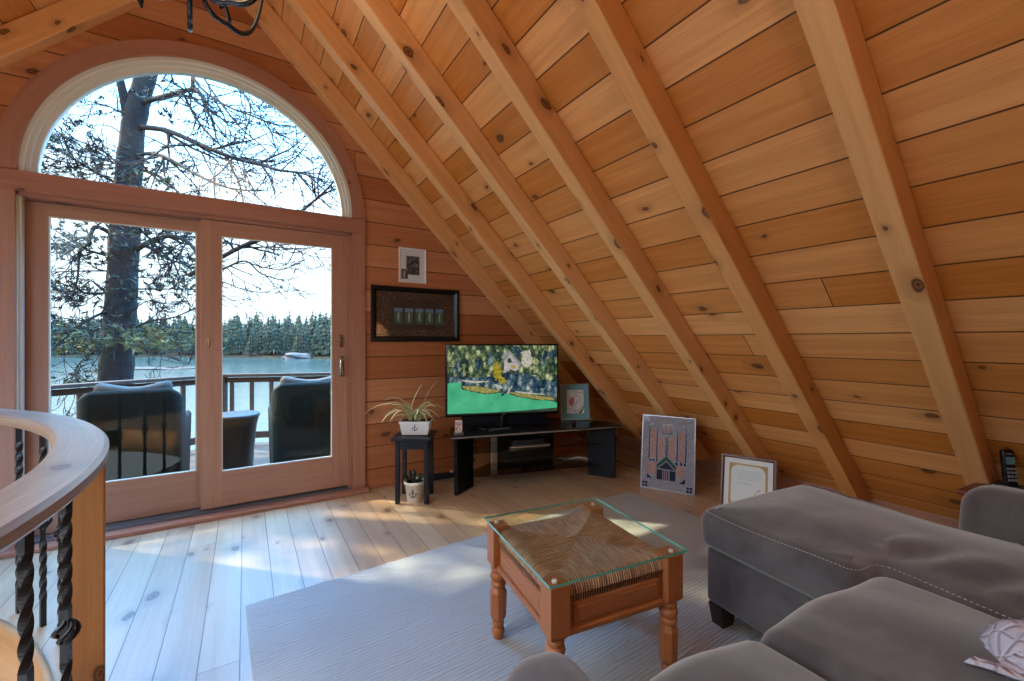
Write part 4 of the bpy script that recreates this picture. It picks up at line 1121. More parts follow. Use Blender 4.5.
def anchor(mb, s, fy, cx, cz, mt=None):
    pts = [((0, .9), (0, -.8), .12), ((-.45, .45), (.45, .45), .12)]
    for (a, b), (c, d), w in pts:
        dd = Vector((c-a, d-b)).normalized()*w; q = [(a-dd.y, b+dd.x), (a+dd.y, b-dd.x), (c+dd.y, d-dd.x), (c-dd.y, d+dd.x)]
        mb.face([(cx+x*s, fy(cx+x*s, cz+z*s), cz+z*s) for x, z in q])
    P = [(.85*math.cos(a), -.0+.85*math.sin(a)) for a in [PI*1.0+PI*k/12 for k in range(13)]]; P2 = [(.66*math.cos(a), -.0+.62*math.sin(a)) for a in [PI*1.0+PI*k/12 for k in range(13)]]
    for k in range(12): mb.face([(cx+x*s, fy(cx+x*s, cz+z*s), cz+z*s) for x, z in (P[k], P[k+1], P2[k+1], P2[k])])
    for sg in (-1, 1): mb.face([(cx+x*s*sg, fy(cx+x*s*sg, cz+z*s), cz+z*s) for x, z in ((1.1, -.08), (.5, -.08), (.8, .4))])
    R1 = [(.26*math.cos(a), 1.1+.26*math.sin(a)) for a in [2*PI*k/14 for k in range(15)]]; R2 = [(.13*math.cos(a), 1.1+.13*math.sin(a)) for a in [2*PI*k/14 for k in range(15)]]
    for k in range(14): mb.face([(cx+x*s, fy(cx+x*s, cz+z*s), cz+z*s) for x, z in (R1[k], R1[k+1], R2[k+1], R2[k])])
mb = MB(); anchor(mb, .022, lambda x, z: -.0605-.0+(.1075-z)*.115, 0.0, .055); mb.build('anchor_print', anch, sp_)
def leafblade(root, base, dirv, length, droop, w, name='leaf', up=.9, curl=0):
    mb = MB(); N_ = 12; d = Vector(dirv).normalized(); side = d.cross(Vector((0, 0, 1))).normalized(); p = Vector(base); v = (d*(1-up)+Vector((0, 0, 1))*up).normalized(); L = []
    for i in range(N_+1):
        f = i/N_; L.append((p.copy(), w*math.sin(PI*min(1, (f*.82+.18)))**.8+.0006)); p = p+v*(length/N_); v = (v+Vector((0, 0, -1))*droop/N_+d*.05).normalized()
    for i in range(N_):
        (a, wa), (b_, wb) = L[i], L[i+1]
        for (s0, s1, mi) in ((-1, -.42, 1), (-.42, .42, 0), (.42, 1, 1)):
            lift = lambda s_: Vector((0, 0, .0012*abs(s_)*3))
            mb.face([a+side*wa*s0+lift(s0), a+side*wa*s1+lift(s1), b_+side*wb*s1+lift(s1), b_+side*wb*s0+lift(s0)], None, mi, True)
    o = mb.build(name, [M['leaf'], M['leafpale']], root); o.modifiers.new('s', 'SOLIDIFY').thickness = .0008
r_ = random.Random(4)
specs = [((-.9, -.3), .42, 2.3, .7), ((-.8, .4), .36, 2.2, .8), ((.3, .2), .30, .5, .97), ((.45, .1), .34, .7, .95), ((.9, -.1), .26, 2.2, .8), ((.7, -.5), .24, 2.6, .75), ((-.5, -.8), .26, 2.8, .75), ((-.95, -.1), .34, 2.7, .72), ((-.7, -.6), .30, 2.9, .72)]
for k in range(26): a = r_.uniform(0, 2*PI); specs.append(((math.cos(a), math.sin(a)*.7-.2), r_.uniform(.16, .30), r_.uniform(1.6, 3.2), r_.uniform(.6, .92)))
for (dx, dy), L_, dr, up in specs: leafblade(sp_, (r_.uniform(-.05, .04), r_.uniform(-.03, .03), .108), (dx, dy, 0), L_, dr, r_.uniform(.005, .0085), up=up)
ap = thing('potted_plant', 'dark green plant in a white anchor pot on the floor under the plant stand', 'plant', (1.105, 3.20, 0), psa)
mb = MB(); mb.lathe([(.055, 0), (.058, .003), (.073, .128), (.079, .130), (.082, .155), (.076, .155), (.072, .125)], (0, 0, 0), 28); mb.build('pot', M['ceramic'], ap)
mb = MB(); mb.lathe([(.0, .138), (.073, .138)], (0, 0, 0), 20); mb.build('soil', M['soil'], ap)
mb = MB(); anchor(mb, .030, lambda x, z: -math.sqrt(max(.0001, (.0595+.0155*z/.128)**2-x*x))-.001, 0, .066); mb.build('anchor_print', anch, ap)
for k in range(16):
    a = k*2.4; mb = MB(); rr_ = r_.uniform(.02, .06); hh_ = r_.uniform(.03, .085)
    c_ = Vector((rr_*math.cos(a), rr_*math.sin(a), .14)); tip = c_+Vector((.045*math.cos(a), .045*math.sin(a), hh_)); side = Vector((-math.sin(a), math.cos(a), 0))
    mid = c_.lerp(tip, .55)+Vector((0, 0, .012))
    for q0, q1, w0, w1 in ((c_, mid, .003, .018), (mid, tip, .018, .001)): mb.face([q0-side*w0, q0+side*w0, q1+side*w1, q1-side*w1], None, 0, True)
    o = mb.build('leaf', M['leafdark'], ap); o.modifiers.new('s', 'SOLIDIFY').thickness = .001

# ------------------------------------------------------------------ chandelier
chp = Vector((-.18, 2.04, 2.515))
ch = thing('chandelier', 'wrought iron scroll chandelier hanging from the ridge', 'chandelier', chp)
mb = MB(); mb.lathe([(.004, .02), (.018, .03), (.028, .05), (.020, .075), (.012, .09), (.012, .36), (.03, .38), (.012, .40), (.008, .42)], (0, 0, 0), 16); mb.tube([(0, 0, .42), (0, 0, 1.42)], .006, 8); mb.build('stem', M['irongloss'], ch)
for k in range(6):
    a = k*PI/3+.61; mb = MB(); P_ = []
    for i in range(34):
        f = i/33
        if f < .35: th = -2.2*PI+f/.35*1.9*PI; r1 = .018+.052*(f/.35); x = .10+r1*math.cos(th); z = .075+r1*math.sin(th)
        else:
            g_ = (f-.35)/.65; x = .10+.07*math.cos(-.3*PI)+ .16*g_+.02*math.sin(g_*PI); z = .075+.07*math.sin(-.3*PI)-.02*math.sin(g_*PI)*1.4+.24*g_**2
        P_.append((x*math.cos(a), x*math.sin(a), z))
    mb.tube(P_, [.0085*(.7+.5*math.sin(PI*i/33)) for i in range(34)], 8)
    mb.tube([(.012*math.cos(a), .012*math.sin(a), .30), (.06*math.cos(a), .06*math.sin(a), .27), (.10*math.cos(a), .10*math.sin(a), .18), (.155*math.cos(a), .155*math.sin(a), .03)], .007, 8)
    arm = mb.build('arm', M['irongloss'], ch)
    e = P_[-1]; mb = MB(); mb.lathe([(.004, -.01), (.030, .002), (.034, .012), (.010, .014), (.010, .08)], e, 14); mb.build('candle_cup', M['irongloss'], ch)
    mb = MB(); mb.lathe([(.002, .08), (.012, .095), (.014, .11), (.007, .135), (.001, .15)], e, 12); mb.build('bulb', emis('warm bulb', (1.0, .72, .42), 6) if k == 0 else bpy.data.materials['warm bulb'], ch)
mb = MB(); 
for k in range(2):
    a = 2.5+k*.5; mb.tube([(.21*math.cos(a), .21*math.sin(a), .16), (.225*math.cos(a), .225*math.sin(a), .06), (.20*math.cos(a), .20*math.sin(a), .0), (.19*math.cos(a), .19*math.sin(a), .05)], [.010, .010, .006, .003], 8)
mb.build('leaf_finial', M['irongloss'], ch)

# ------------------------------------------------------------------ deck and outdoor furniture
DZ = -.10
mb = MB(); dk = [(-4.2, GY+.17), (4.2, GY+.17), (4.2, 5.1), (-.25, 6.62), (-4.2, 4.35)]
mb.prism(dk, 'z', DZ-.04, DZ); struct(mb.build('floor_deck', M['deck']), 'weathered wooden deck outside the glass doors', 'deck')
def railing(label, A, B, n, post_end=True):
    A, B = Vector(A), Vector(B); r0 = thing('deck_railing', label, 'railing', (A.x, A.y, DZ), 0, 'deck railings')
    d = (B-A); L_ = d.length; ang = math.atan2(d.y, d.x); T_ = Matrix.Rotation(ang, 4, 'Z')
    mb = MB(); mb.box((L_/2, 0, .885), (L_+.06, .13, .035), T_); mb.build('top_rail', M['deckrail'], r0, bevel=.005)
    mb = MB(); mb.box((L_/2, 0, .125), (L_, .04, .08), T_); mb.box((L_/2, 0, .825), (L_, .04, .06), T_); mb.build('rail_beam', M['deckrail'], r0)
    for k in range(n):
        x = (k+.5)/n*L_; mb = MB(); mb.box((x, 0, .475), (.040, .036, .66), T_); mb.build('baluster', M['deckrail'], r0)
    mb = MB(); mb.box((0.0, 0, .42), (.095, .095, .90), T_); mb.build('post', M['deckrail'], r0)
    if post_end: mb = MB(); mb.box((L_-.05, 0, .42), (.095, .095, .90), T_); mb.build('post', M['deckrail'], r0)
railing('brown deck railing seen through the right glass door', (-.25, 6.5, 0), (3.6, 5.2, 0), 18)
railing('brown deck railing seen through the left glass door', (-4.0, 4.4, 0), (-.33, 6.46, 0), 19, False)
def deckchair(label, cx, cy, rz, w=.66):
    c_ = thing('patio_armchair', label, 'armchair', (cx, cy, DZ), rz, 'patio armchairs on the deck')
    mb = MB()
    # one continuous barrel shell: back and arms as a swept wall
    path = []; hgt_ = []
    h_ = w/2
    n = 40
    for i in range(n+1):
        f = i/n*2-1
        if abs(f) < .42: x = f/.42*(h_-.07); y = 0.0; z = .95
        elif abs(f) < .60:
            q = (abs(f)-.42)/.18; a = q*PI/2; x = math.copysign(h_-.07+.07*math.sin(a), f); y = .07*(1-math.cos(a)); z = .95-.06*q
        else:
            q = (abs(f)-.60)/.40; x = math.copysign(h_, f); y = .07+q*.62; z = .89-.21*min(1, q/.45)**.8
        path.append((x, y)); hgt_.append(z)
    vs = []; fs = []
    th = .055
    for i, ((x, y), z) in enumerate(zip(path, hgt_)):
        x2, y2 = path[min(i+1, n)]; x1, y1 = path[max(i-1, 0)]; d = Vector((x2-x1, y2-y1)).normalized(); nn_ = Vector((-d.y, d.x))*th
        bx, by = x*.95, y
        vs += [(bx, by, .03), (x, y, z-.03), (x+nn_.x*.25, y+nn_.y*.25, z), (x+nn_.x*.8, y+nn_.y*.8, z), (x+nn_.x, y+nn_.y, z-.03), (bx+nn_.x, by+nn_.y, .03)]
    for i in range(n):
        for k in range(6): k2 = (k+1) % 6; fs.append((i*6+k, i*6+k2, i*6+6+k2, i*6+6+k))
    fs += [tuple(range(6)), tuple(n*6+k for k in reversed(range(6)))]
    mb.mesh(vs, fs, None, 0, True); mb.build('shell', M['cover'], c_)
    mb = MB(); rbox(mb, (-h_+.05, .05, .12), (h_-.05, .68, .34), .03, 3, (3, 3, 2)); mb.build('seat_frame', M['wicker'], c_)
    mb = MB(); rbox(mb, (-h_+.065, .06, .34), (h_-.065, .69, .46), .04, 4, (4, 4, 2), (0, 0, .02)); mb.build('seat_cushion', M['chaircush'], c_)
    def fn(p, h):
        k = (abs(p.x)/h.x)*(abs(p.z)/h.z); p.x *= 1+.06*k; p.z *= 1+.16*k; return p
    mb = MB(); rbox(mb, (-h_+.085, .07, .47), (h_-.085, .21, .985), .06, 5, (5, 3, 5), (0, .02, -.03), fn=fn); mb.build('back_pillow', M['chaircush'], c_)
    for sx in (-1, 1):
        for y in (.08, .62): mb = MB(); mb.box((sx*(h_-.09), y, .06), (.05, .05, .12)); mb.build('leg', M['wicker'], c_)
deckchair('dark patio armchair with a grey cushion behind the left glass door', -.735, 4.27, 0, .62)
deckchair('dark patio armchair with a grey cushion behind the right glass door', .53, 4.22, 0, .68)
pt_ = thing('patio_side_table', 'round black wicker side table between the two patio armchairs', 'table', (-.075, 5.0, DZ))
mb = MB(); mb.lathe([(.135, 0), (.14, .02), (.15, .25), (.165, .42), (.175, .50), (.19, .56), (.192, .575)], (0, 0, 0), 28); mb.build('body', M['wicker'], pt_)
mb = MB(); mb.lathe([(.197, .575), (.200, .585), (.200, .605), (.19, .612), (.0, .612)], (0, 0, 0), 28); mb.build('rim', M['blackm'], pt_)

# ------------------------------------------------------------------ lake, shore, far forest
LZ = -9.0
mb = MB(); mb.face([(-500, 20, LZ), (500, 20, LZ), (500, 420, LZ), (-500, 420, LZ)]); struct(mb.build('lake', M['water']), 'pale teal lake beyond the deck', 'lake')
mb = MB()
vs = []; fs = []; nx, ny = 40, 16
for i in range(nx+1):
    for j in range(ny+1):
        x = -60+120*i/nx; y = 4.5+24*j/ny
        vs.append((x, y, -3.0-6.6*(j/ny)**.8+.3*math.sin(x*.7+j)))
for i in range(nx):
    for j in range(ny): fs.append((i*(ny+1)+j, (i+1)*(ny+1)+j, (i+1)*(ny+1)+j+1, i*(ny+1)+j+1))
mb.mesh(vs, fs); struct(mb.build('ground', M['ground']), 'sloping bank below the deck', 'ground')
def farshore(u):  # u = px
    return 245 + 18*math.sin(u*.011)
vs = []; fs = []
n = 60
for i in range(n+1):
    px = -150+800*i/n; d = farshore(px); A = at(px, 341, d); B = at(px, 341, d+25); C_ = at(px, 341, d+120)
    vs += [(A.x, A.y, LZ-.3), (A.x, A.y, LZ+.7), (B.x, B.y, LZ+4.0), (C_.x, C_.y, LZ+9+3*math.sin(px*.03))]
for i in range(n):
    for k in range(3): fs.append((i*4+k, i*4+4+k, i*4+5+k, i*4+1+k))
mb = MB(); mb.mesh(vs, fs); struct(mb.build('hill', M['ground']), 'low wooded far shore of the lake', 'shore')
def conifer_mesh(seed, mat, pine):
    r_ = random.Random(seed); mb = MB(); H_ = 1.0
    lv = 9 if not pine else 7
    mb.tube([(0, 0, 0), (0, 0, .9)], [.018, .005], 5, mi=1)
    vs = []; fs = []
    for l in range(lv):
        f = l/(lv-1); z = (.10 if not pine else .30)+f*(.82 if not pine else .58); R_ = ((1-f)**.8*.17+.02) if not pine else (.15*math.sin(PI*min(1, .25+f*.75))+.03)
        k = 11; b = len(vs); vs.append((0, 0, z+.14*(1-f)+.05))
        for j in range(k*2):
            a = PI*j/k+r_.uniform(-.12, .12); rr_ = R_*(1.1 if j % 2 == 0 else .5)*r_.uniform(.7, 1.25); vs.append((rr_*math.cos(a), rr_*math.sin(a), z-(.035 if j % 2 == 0 else -.01)+r_.uniform(-.02, .02)))
        for j in range(k*2): fs.append((b, b+1+j, b+1+(j+1) % (k*2)))
        fs.append(tuple(b+1+j for j in reversed(range(k*2))))
    mb.mesh(vs, fs, None, 0, False)
    return mb
protos = [conifer_mesh(s, None, s % 3 == 2) for s in range(6)]
pobj = []
r_ = random.Random(5)
trees = []
for k in range(298):
    row = k % 6; px = -35+460*(k//6+.5*(row % 2)+r_.uniform(-.3, .3))/50
    trees.append((px, farshore(px)+4+row*9+r_.uniform(-2, 2), row, r_.uniform(17, 26)))
first = {}
for k, (px, d, row, h) in enumerate(trees):
    v_ = k % 6
    if v_ not in first:
        o = protos[v_].build('conifer', [M['far'] if v_ % 2 == 0 else M['far2'], M['ftrunk']]); first[v_] = o
    else:
        o = first[v_].copy(); COL.objects.link(o)
    p = at(px, 341, d); o.location = (p.x, p.y, LZ+.3+max(0, (d-farshore(px)))*.13); w_ = r_.uniform(.75, 1.2)
    o.scale = (h*w_, h*w_, h); o.rotation_euler = (0, 0, r_.uniform(0, 6.28))
    prop(o, 'dark conifer in the wooded far shore across the lake', 'tree', 'conifers on the far shore')
def rock(name, label, p, s, seed, mat):
    r2 = random.Random(seed); bm = bmesh.new(); bmesh.ops.create_icosphere(bm, subdivisions=3, radius=1)
    for v in bm.verts:
        n_ = .18*math.sin(v.co.x*5+seed)+.15*math.sin(v.co.y*7+seed*2)+.12*math.sin(v.co.z*6+v.co.x*4)
        v.co = v.co*(1+n_)
        v.co = Vector((v.co.x*s[0], v.co.y*s[1], v.co.z*s[2]))
    me = bpy.data.meshes.new(name); bm.to_mesh(me); bm.free(); me.materials.append(mat)
    o = bpy.data.objects.new(name, me); o.location = p; COL.objects.link(o); return prop(o, label, 'rock')
p = at(296, 341, 236); rock('shore_boulder', 'pale granite outcrop at the water line of the far shore', (p.x, p.y, LZ+.8), (7, 4, 2.3), 3, M['rock'])
p = at(165, 341, 152); o = rock('tidal_ledge', 'low dark ledge breaking the lake surface behind the pine trunk', (p.x, p.y, LZ+.1), (16, 5, .55), 5, M['ledge']); o.rotation_euler = (0, 0, -.5)

# ------------------------------------------------------------------ big pine outside
TD = 8.8
tc = [(110, 560), (113, 440), (116, 380), (118, 348), (122, 292), (125, 230), (128.7, 179), (133, 128), (140, 98), (147, 72), (156, 40), (166, 0), (180, -60)]
tw_ = [.33, .30, .285, .265, .25, .25, .225, .20, .185, .17, .16, .15, .11]
base = at(110, 560, TD)
pine = thing('pine_tree', 'tall dark pine with drooping boughs standing outside the glass doors', 'tree', (base.x, base.y, base.z))
def pbuild(mb, name, mat): return child(mb, name, mat, pine)
mb = MB(); pts = [at(a, b, TD) for a, b in tc]; fine_p = []; fine_r = []
for i in range(len(pts)-1):
    for k in range(5): f = k/5; fine_p.append(pts[i].lerp(pts[i+1], f)); fine_r.append((tw_[i]*(1-f)+tw_[i+1]*f)*(1+.04*math.sin(i*5+k*1.7)))
mb.tube(fine_p, fine_r, 18); 
mb.tube([at(130, 128, TD), at(126, 108, TD-.1), at(121, 85, TD-.2), at(117, 68, TD-.3), at(112, 40, TD-.4)], [.10, .085, .07, .06, .05], 10)
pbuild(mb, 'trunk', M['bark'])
rB = random.Random(21)
def interp(path, k=6):
    P_ = [at(*p) for p in path]; out = []
    for i in range(len(P_)-1):
        p0 = P_[max(0, i-1)]; p1 = P_[i]; p2 = P_[i+1]; p3 = P_[min(len(P_)-1, i+2)]
        for j in range(k):
            t_ = j/k; out.append(.5*((2*p1)+(p2-p0)*t_+(2*p0-5*p1+4*p2-p3)*t_**2+(3*p1-p0-3*p2+p3)*t_**3))
    out.append(P_[-1]); return out
def twig(mb, p, d, L_, r0, depth):
    n = 7; pts = [p.copy()]; v = d.normalized(); droop = rB.uniform(-.10, .12)
    for i in range(n):
        v = (v+Vector((rB.uniform(-.16, .16), rB.uniform(-.16, .16), rB.uniform(-.16, .16)+droop*.6))).normalized(); pts.append(pts[-1]+v*L_/n)
    mb.tube(pts, [max(.0055, 1.35*r0*(1-i/n*.7)) for i in range(n+1)], 4, caps=False)
    if depth > 0:
        for k in range(rB.randint(2, 4)):
            i = rB.randint(2, n); a = rB.uniform(-1, 1); w = Vector((rB.uniform(-1, 1), rB.uniform(-1, 1), rB.uniform(-.7, .7)))
            w = (w-v*w.dot(v)).normalized()
            twig(mb, pts[i], v*.75+w*.7, L_*rB.uniform(.4, .68), r0*.55, depth-1)
def branch(path, r0, r1, ntw, tl, depth=2):
    mb = MB(); P_ = interp(path); n = len(P_)
    mb.tube(P_, [r0+(r1-r0)*i/(n-1) for i in range(n)], 7)
    for k in range(ntw):
        i = int((.15+.85*rB.random())*(n-1)); d = (P_[min(i+1, n-1)]-P_[max(i-1, 0)]).normalized()
        w = Vector((rB.uniform(-1, 1), rB.uniform(-1, 1), rB.uniform(-1, .6))); w = (w-d*w.dot(d)).normalized()
        twig(mb, P_[i], d*.7+w*.75, tl*rB.uniform(.5, 1.2), (r0+(r1-r0)*i/(n-1))*.42+.002, depth)
    pbuild(mb, 'branch', M['twig'])
T = TD
branch([(141, 104, T), (165, 97, T-.4), (185, 92, T-.7), (198, 91, T-.9), (207, 112, T-1.1), (213, 122, T-1.2), (216, 140, T-1.2)], .055, .010, 14, 1.1)
branch([(183, 94, T-.7), (200, 125, T-1.0), (225, 150, T-1.2), (240, 160, T-1.3)], .025, .008, 9, .8)
branch([(140, 128, T), (165, 131, T-.3), (190, 141, T-.6), (215, 152, T-.9), (237, 160, T-1.2), (262, 166, T-1.4), (278, 171, T-1.6), (300, 174, T-1.8), (322, 181, T-2.0)], .055, .012, 20, 1.1)
branch([(165, 133, T-.3), (190, 148, T-.5), (212, 158, T-.7), (224, 172, T-.8)], .03, .008, 8, .8)
branch([(139, 155, T), (160, 156, T-.5), (185, 169, T-.9), (210, 182, T-1.3), (235, 190, T-1.6), (268, 192, T-1.9)], .04, .009, 14, .9)
branch([(139, 170, T), (160, 178, T-.4), (180, 195, T-.7), (192, 210, T-.8)], .035, .010, 8, .7)
branch([(186, 64, T-1), (200, 88, T-1.2), (225, 106, T-1.5), (250, 116, T-1.8), (275, 125, T-2), (300, 128, T-2.1)], .026, .007, 12, 1.0)
branch([(196, 66, T-1.4), (215, 96, T-1.6), (240, 128, T-1.8), (265, 150, T-2), (277, 168, T-2)], .018, .007, 9, .8)
branch([(230, 80, T-1.7), (250, 105, T-1.9), (245, 135, T-2), (238, 155, T-2)], .014, .006, 7, .7)
branch([(298, 215, T-1.8), (320, 197, T-1.9), (338, 178, T-2)], .026, .009, 8, .6)
branch([(319, 200, T-1.9), (318, 180, T-2), (326, 160, T-2)], .013, .006, 6, .5)
branch([(131, 118, T), (118, 112, T-.3), (105, 106, T-.5), (87, 105, T-.7)], .022, .007, 6, .7)
branch([(128, 140, T), (112, 128, T-.3), (98, 126, T-.6), (92, 128, T-.7)], .014, .006, 4, .5)
branch([(137, 250, T), (150, 243, T-.3), (170, 237, T-.6), (190, 245, T-.9), (200, 262, T-1), (206, 275, T-1)], .06, .014, 12, .8)
branch([(150, 243, T-.3), (172, 262, T-.5), (180, 278, T-.6), (190, 285, T-.7)], .022, .007, 7, .6)
branch([(190, 276, T-.9), (222, 258, T-1.2), (245, 246, T-1.5), (264, 238, T-1.7), (285, 228, T-1.9)], .042, .03, 8, .7)
branch([(205, 275, T-1), (223, 270, T-1.2), (245, 262, T-1.4), (262, 275, T-1.5), (285, 281, T-1.6), (300, 277, T-1.7)], .022, .005, 9, 0.52, 1)
branch([(245, 262, T-1.4), (262, 268, T-1.5), (285, 270, T-1.6), (310, 258, T-1.7)], .013, .004, 7, 0.45, 1)
branch([(240, 249, T-1.5), (270, 248, T-1.6), (300, 250, T-1.7), (325, 246, T-1.8)], .015, .005, 6, 0.38, 1)
branch([(290, 248, T-1.7), (312, 257, T-1.8), (334, 259, T-1.9)], .009, .004, 4, 0.30, 1)
branch([(205, 255, T-1), (223, 266, T-1.2), (240, 280, T-1.3), (262, 290, T-1.4)], .013, .004, 5, 0.38, 1)
branch([(205, 280, T-1), (223, 283, T-1.2), (245, 291, T-1.3), (270, 294, T-1.4), (288, 292, T-1.5)], .013, .004, 6, 0.38, 1)
branch([(205, 290, T-1), (225, 298, T-1.2), (240, 304, T-1.3), (256, 307, T-1.4)], .010, .003, 4, 0.30, 1)
branch([(112, 235, T), (95, 228, T-.3), (88, 245, T-.4), (80, 250, T-.4), (78, 275, T-.5), (74, 295, T-.6)], .045, .010, 9, .8)
branch([(112, 258, T), (90, 252, T-.3), (70, 246, T-.6), (45, 244, T-.9)], .03, .010, 9, .8)
branch([(112, 272, T), (85, 272, T-.3), (50, 273, T-.7)], .02, .008, 9, .7)
branch([(110, 294, T), (85, 294, T-.3), (50, 290, T-.6)], .026, .008, 9, .7)
branch([(110, 312, T), (98, 316, T-.5), (80, 326, T-.8), (62, 342, T-1), (50, 352, T-1.1)], .03, .012, 8, .7)
branch([(133, 330, T), (150, 322, T-.4), (175, 318, T-.7), (200, 306, T-1)], .024, .008, 8, .6)
branch([(132, 312, T), (145, 303, T-.3), (165, 298, T-.5)], .014, .006, 4, .5)
branch([(134, 290, T), (160, 290, T-.3), (195, 290, T-.7)], .02, .007, 7, .6)
branch([(118, 185, T), (90, 170, T-.3), (60, 152, T-.6), (35, 138, T-.9)], .03, .009, 12, .9)
branch([(118, 195, T), (90, 185, T-.3), (55, 178, T-.6), (25, 175, T-.9)], .028, .009, 12, .9)
branch([(118, 165, T), (100, 150, T-.3), (75, 140, T-.6), (50, 120, T-.8)], .02, .007, 10, .9)
branch([(110, 345, T), (90, 355, T-.3), (75, 372, T-.5), (82, 388, T-.5)], .016, .006, 8, .6)
branch([(132, 345, T), (155, 352, T-.4), (190, 365, T-.7)], .016, .005, 8, .5)
# needles
def needles(mb, c, n, spread, L_, wd):
    for _ in range(n):
        q = c+Vector((rB.gauss(0, spread[0]), rB.gauss(0, spread[1]), rB.gauss(0, spread[2])))
        ax_ = Vector((rB.gauss(0, 1), rB.gauss(0, 1), rB.gauss(0, .45)+.1)).normalized()
        for k in range(9):
            d = (ax_+Vector((rB.gauss(0, .55), rB.gauss(0, .55), rB.gauss(0, .5)))).normalized(); s_ = d.cross(Vector((rB.gauss(0, 1), rB.gauss(0, 1), rB.gauss(0, 1)))).normalized()*wd
            mb.face([q-s_, q+s_, q+d*L_*rB.uniform(.7, 1.2)])
mb = MB()
for (px, py, n, sx, sz) in ((60, 140, 26, .45, .18), (80, 150, 26, .4, .18), (100, 165, 22, .3, .15), (45, 165, 22, .4, .15), (75, 178, 28, .5, .12), (40, 190, 18, .4, .1), (62, 120, 14, .35, .18), (100, 100, 10, .35, .15), (160, 108, 8, .2, .2), (98, 188, 18, .3, .12),
      (65, 245, 22, .35, .14), (90, 262, 22, .3, .12), (60, 290, 40, .4, .13), (85, 297, 36, .35, .12), (105, 245, 14, .2, .2), (150, 235, 26, .35, .10), (175, 230, 26, .35, .08), (155, 265, 16, .3, .14), (185, 258, 18, .3, .12), (165, 282, 26, .4, .11), (190, 288, 20, .3, .1), (150, 300, 12, .25, .1), (80, 230, 16, .4, .08), (145, 172, 14, .2, .2), (60, 322, 24, .4, .1), (90, 332, 24, .35, .1), (70, 372, 14, .3, .12), (195, 268, 14, .2, .15)):
    needles(mb, at(px, py, T-rB.uniform(.2, 1.0)), int(n*1.4), (sx, sx, sz), .17, .013)
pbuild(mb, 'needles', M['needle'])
mb = MB()
for (px, py, n, sx, sz) in ((70, 335, 34, .5, .10), (95, 345, 30, .4, .08), (60, 350, 26, .45, .08), (145, 338, 34, .35, .10), (170, 335, 36, .4, .11), (192, 340, 34, .35, .10), (160, 348, 30, .4, .06), (150, 190, 12, .25, .15), (95, 185, 10, .3, .15), (170, 185, 12, .25, .12), (188, 325, 10, .2, .08), (60, 385, 16, .4, .05)):
    needles(mb, at(px, py, T-rB.uniform(.0, .8)), int(n*1.4), (sx, sx, sz), .15, .013)
o = pbuild(mb, 'olive_needles', M['needle2'])

# neighbouring pine left of the view, whose boughs dapple the sun on the floor
p2 = thing('pine_tree', 'second pine standing left of the view beside the deck', 'tree', (-6.2, 9.6, -6))
mb = MB(); mb.tube([(-6.2, 9.6, -6), (-6.1, 9.6, 0), (-6.2, 9.7, 6), (-6.15, 9.7, 13)], [.26, .22, .16, .05], 14); child(mb, 'trunk', M['bark'], p2)
mb = MB(); rB = random.Random(8); sd = Vector((-.5647, .5647, .6018))
for k in range(26):
    g = Vector((rB.uniform(.2, 3.0), 0, 0)); g.y = 3.63-(g.x-rB.uniform(-.1, .62)); c_ = g+sd*rB.uniform(7.5, 10)
    if (g-Vector((.8, 3.2, 0))).length < .42 or (g-Vector((2.3, 1.95, 0))).length < .30: continue
    needles(mb, c_, 16, (.30, .30, .12), .18, .011)
    mb.tube([(-6.15, 9.7, c_.z-.6), c_.lerp(Vector((-6.15, 9.7, c_.z)), .4)+Vector((0, 0, -.1)), c_], [.03, .02, .006], 5)
for k in range(20):
    x0_ = rB.uniform(-1.0, -.45); dd_ = rB.uniform(.25, 2.4); c_ = Vector((x0_+dd_, 3.63-dd_, 0))+sd*rB.uniform(7.5, 10)
    needles(mb, c_, 20, (.26, .26, .12), .18, .013)
for k in range(60):
    a = rB.uniform(0, 6.28); z = rB.uniform(7.3, 12); rr = (13.5-z)*.42
    needles(mb, Vector((-6.15+rr*math.cos(a), 9.7+rr*math.sin(a), z)), 14, (.4, .4, .15), .18, .011)
child(mb, 'needles', M['needle'], p2)

# ------------------------------------------------------------------ floor lamp behind the sofa
fl = thing('floor_lamp', 'lit floor lamp with a pale shade behind the sofa', 'lamp', (2.2, -.92, 0))
mb = MB(); mb.lathe([(.0, 0), (.13, 0), (.13, .012), (.03, .03), (.011, .05), (.011, 1.28)], (0, 0, 0), 24); mb.build('pole', M['iron'], fl)
t = NT('linen shade'); df = t.n('ShaderNodeBsdfTranslucent', {0: (.85, .62, .42, 1)}).outputs[0]; d2_ = t.n('ShaderNodeBsdfDiffuse', {0: (.8, .7, .6, 1)}).outputs[0]
t.t.links.new(t.n('ShaderNodeMixShader', {0: .5, 1: df, 2: d2_}).outputs[0], t.out.inputs[0])
mb = MB(); mb.lathe([(.17, 1.25), (.115, 1.52)], (0, 0, 0), 32)
mb.f = mb.f[:-2]; mb.uv = mb.uv[:-2]; mb.mi = mb.mi[:-2]; mb.sm = mb.sm[:-2]
mb.build('lamp_shade', t.m, fl)
mb = MB(); mb.lathe([(.004, 1.28), (.014, 1.30), (.03, 1.35), (.022, 1.39), (.003, 1.41)], (0, 0, 0), 14); mb.build('bulb', bpy.data.materials['warm bulb'], fl)

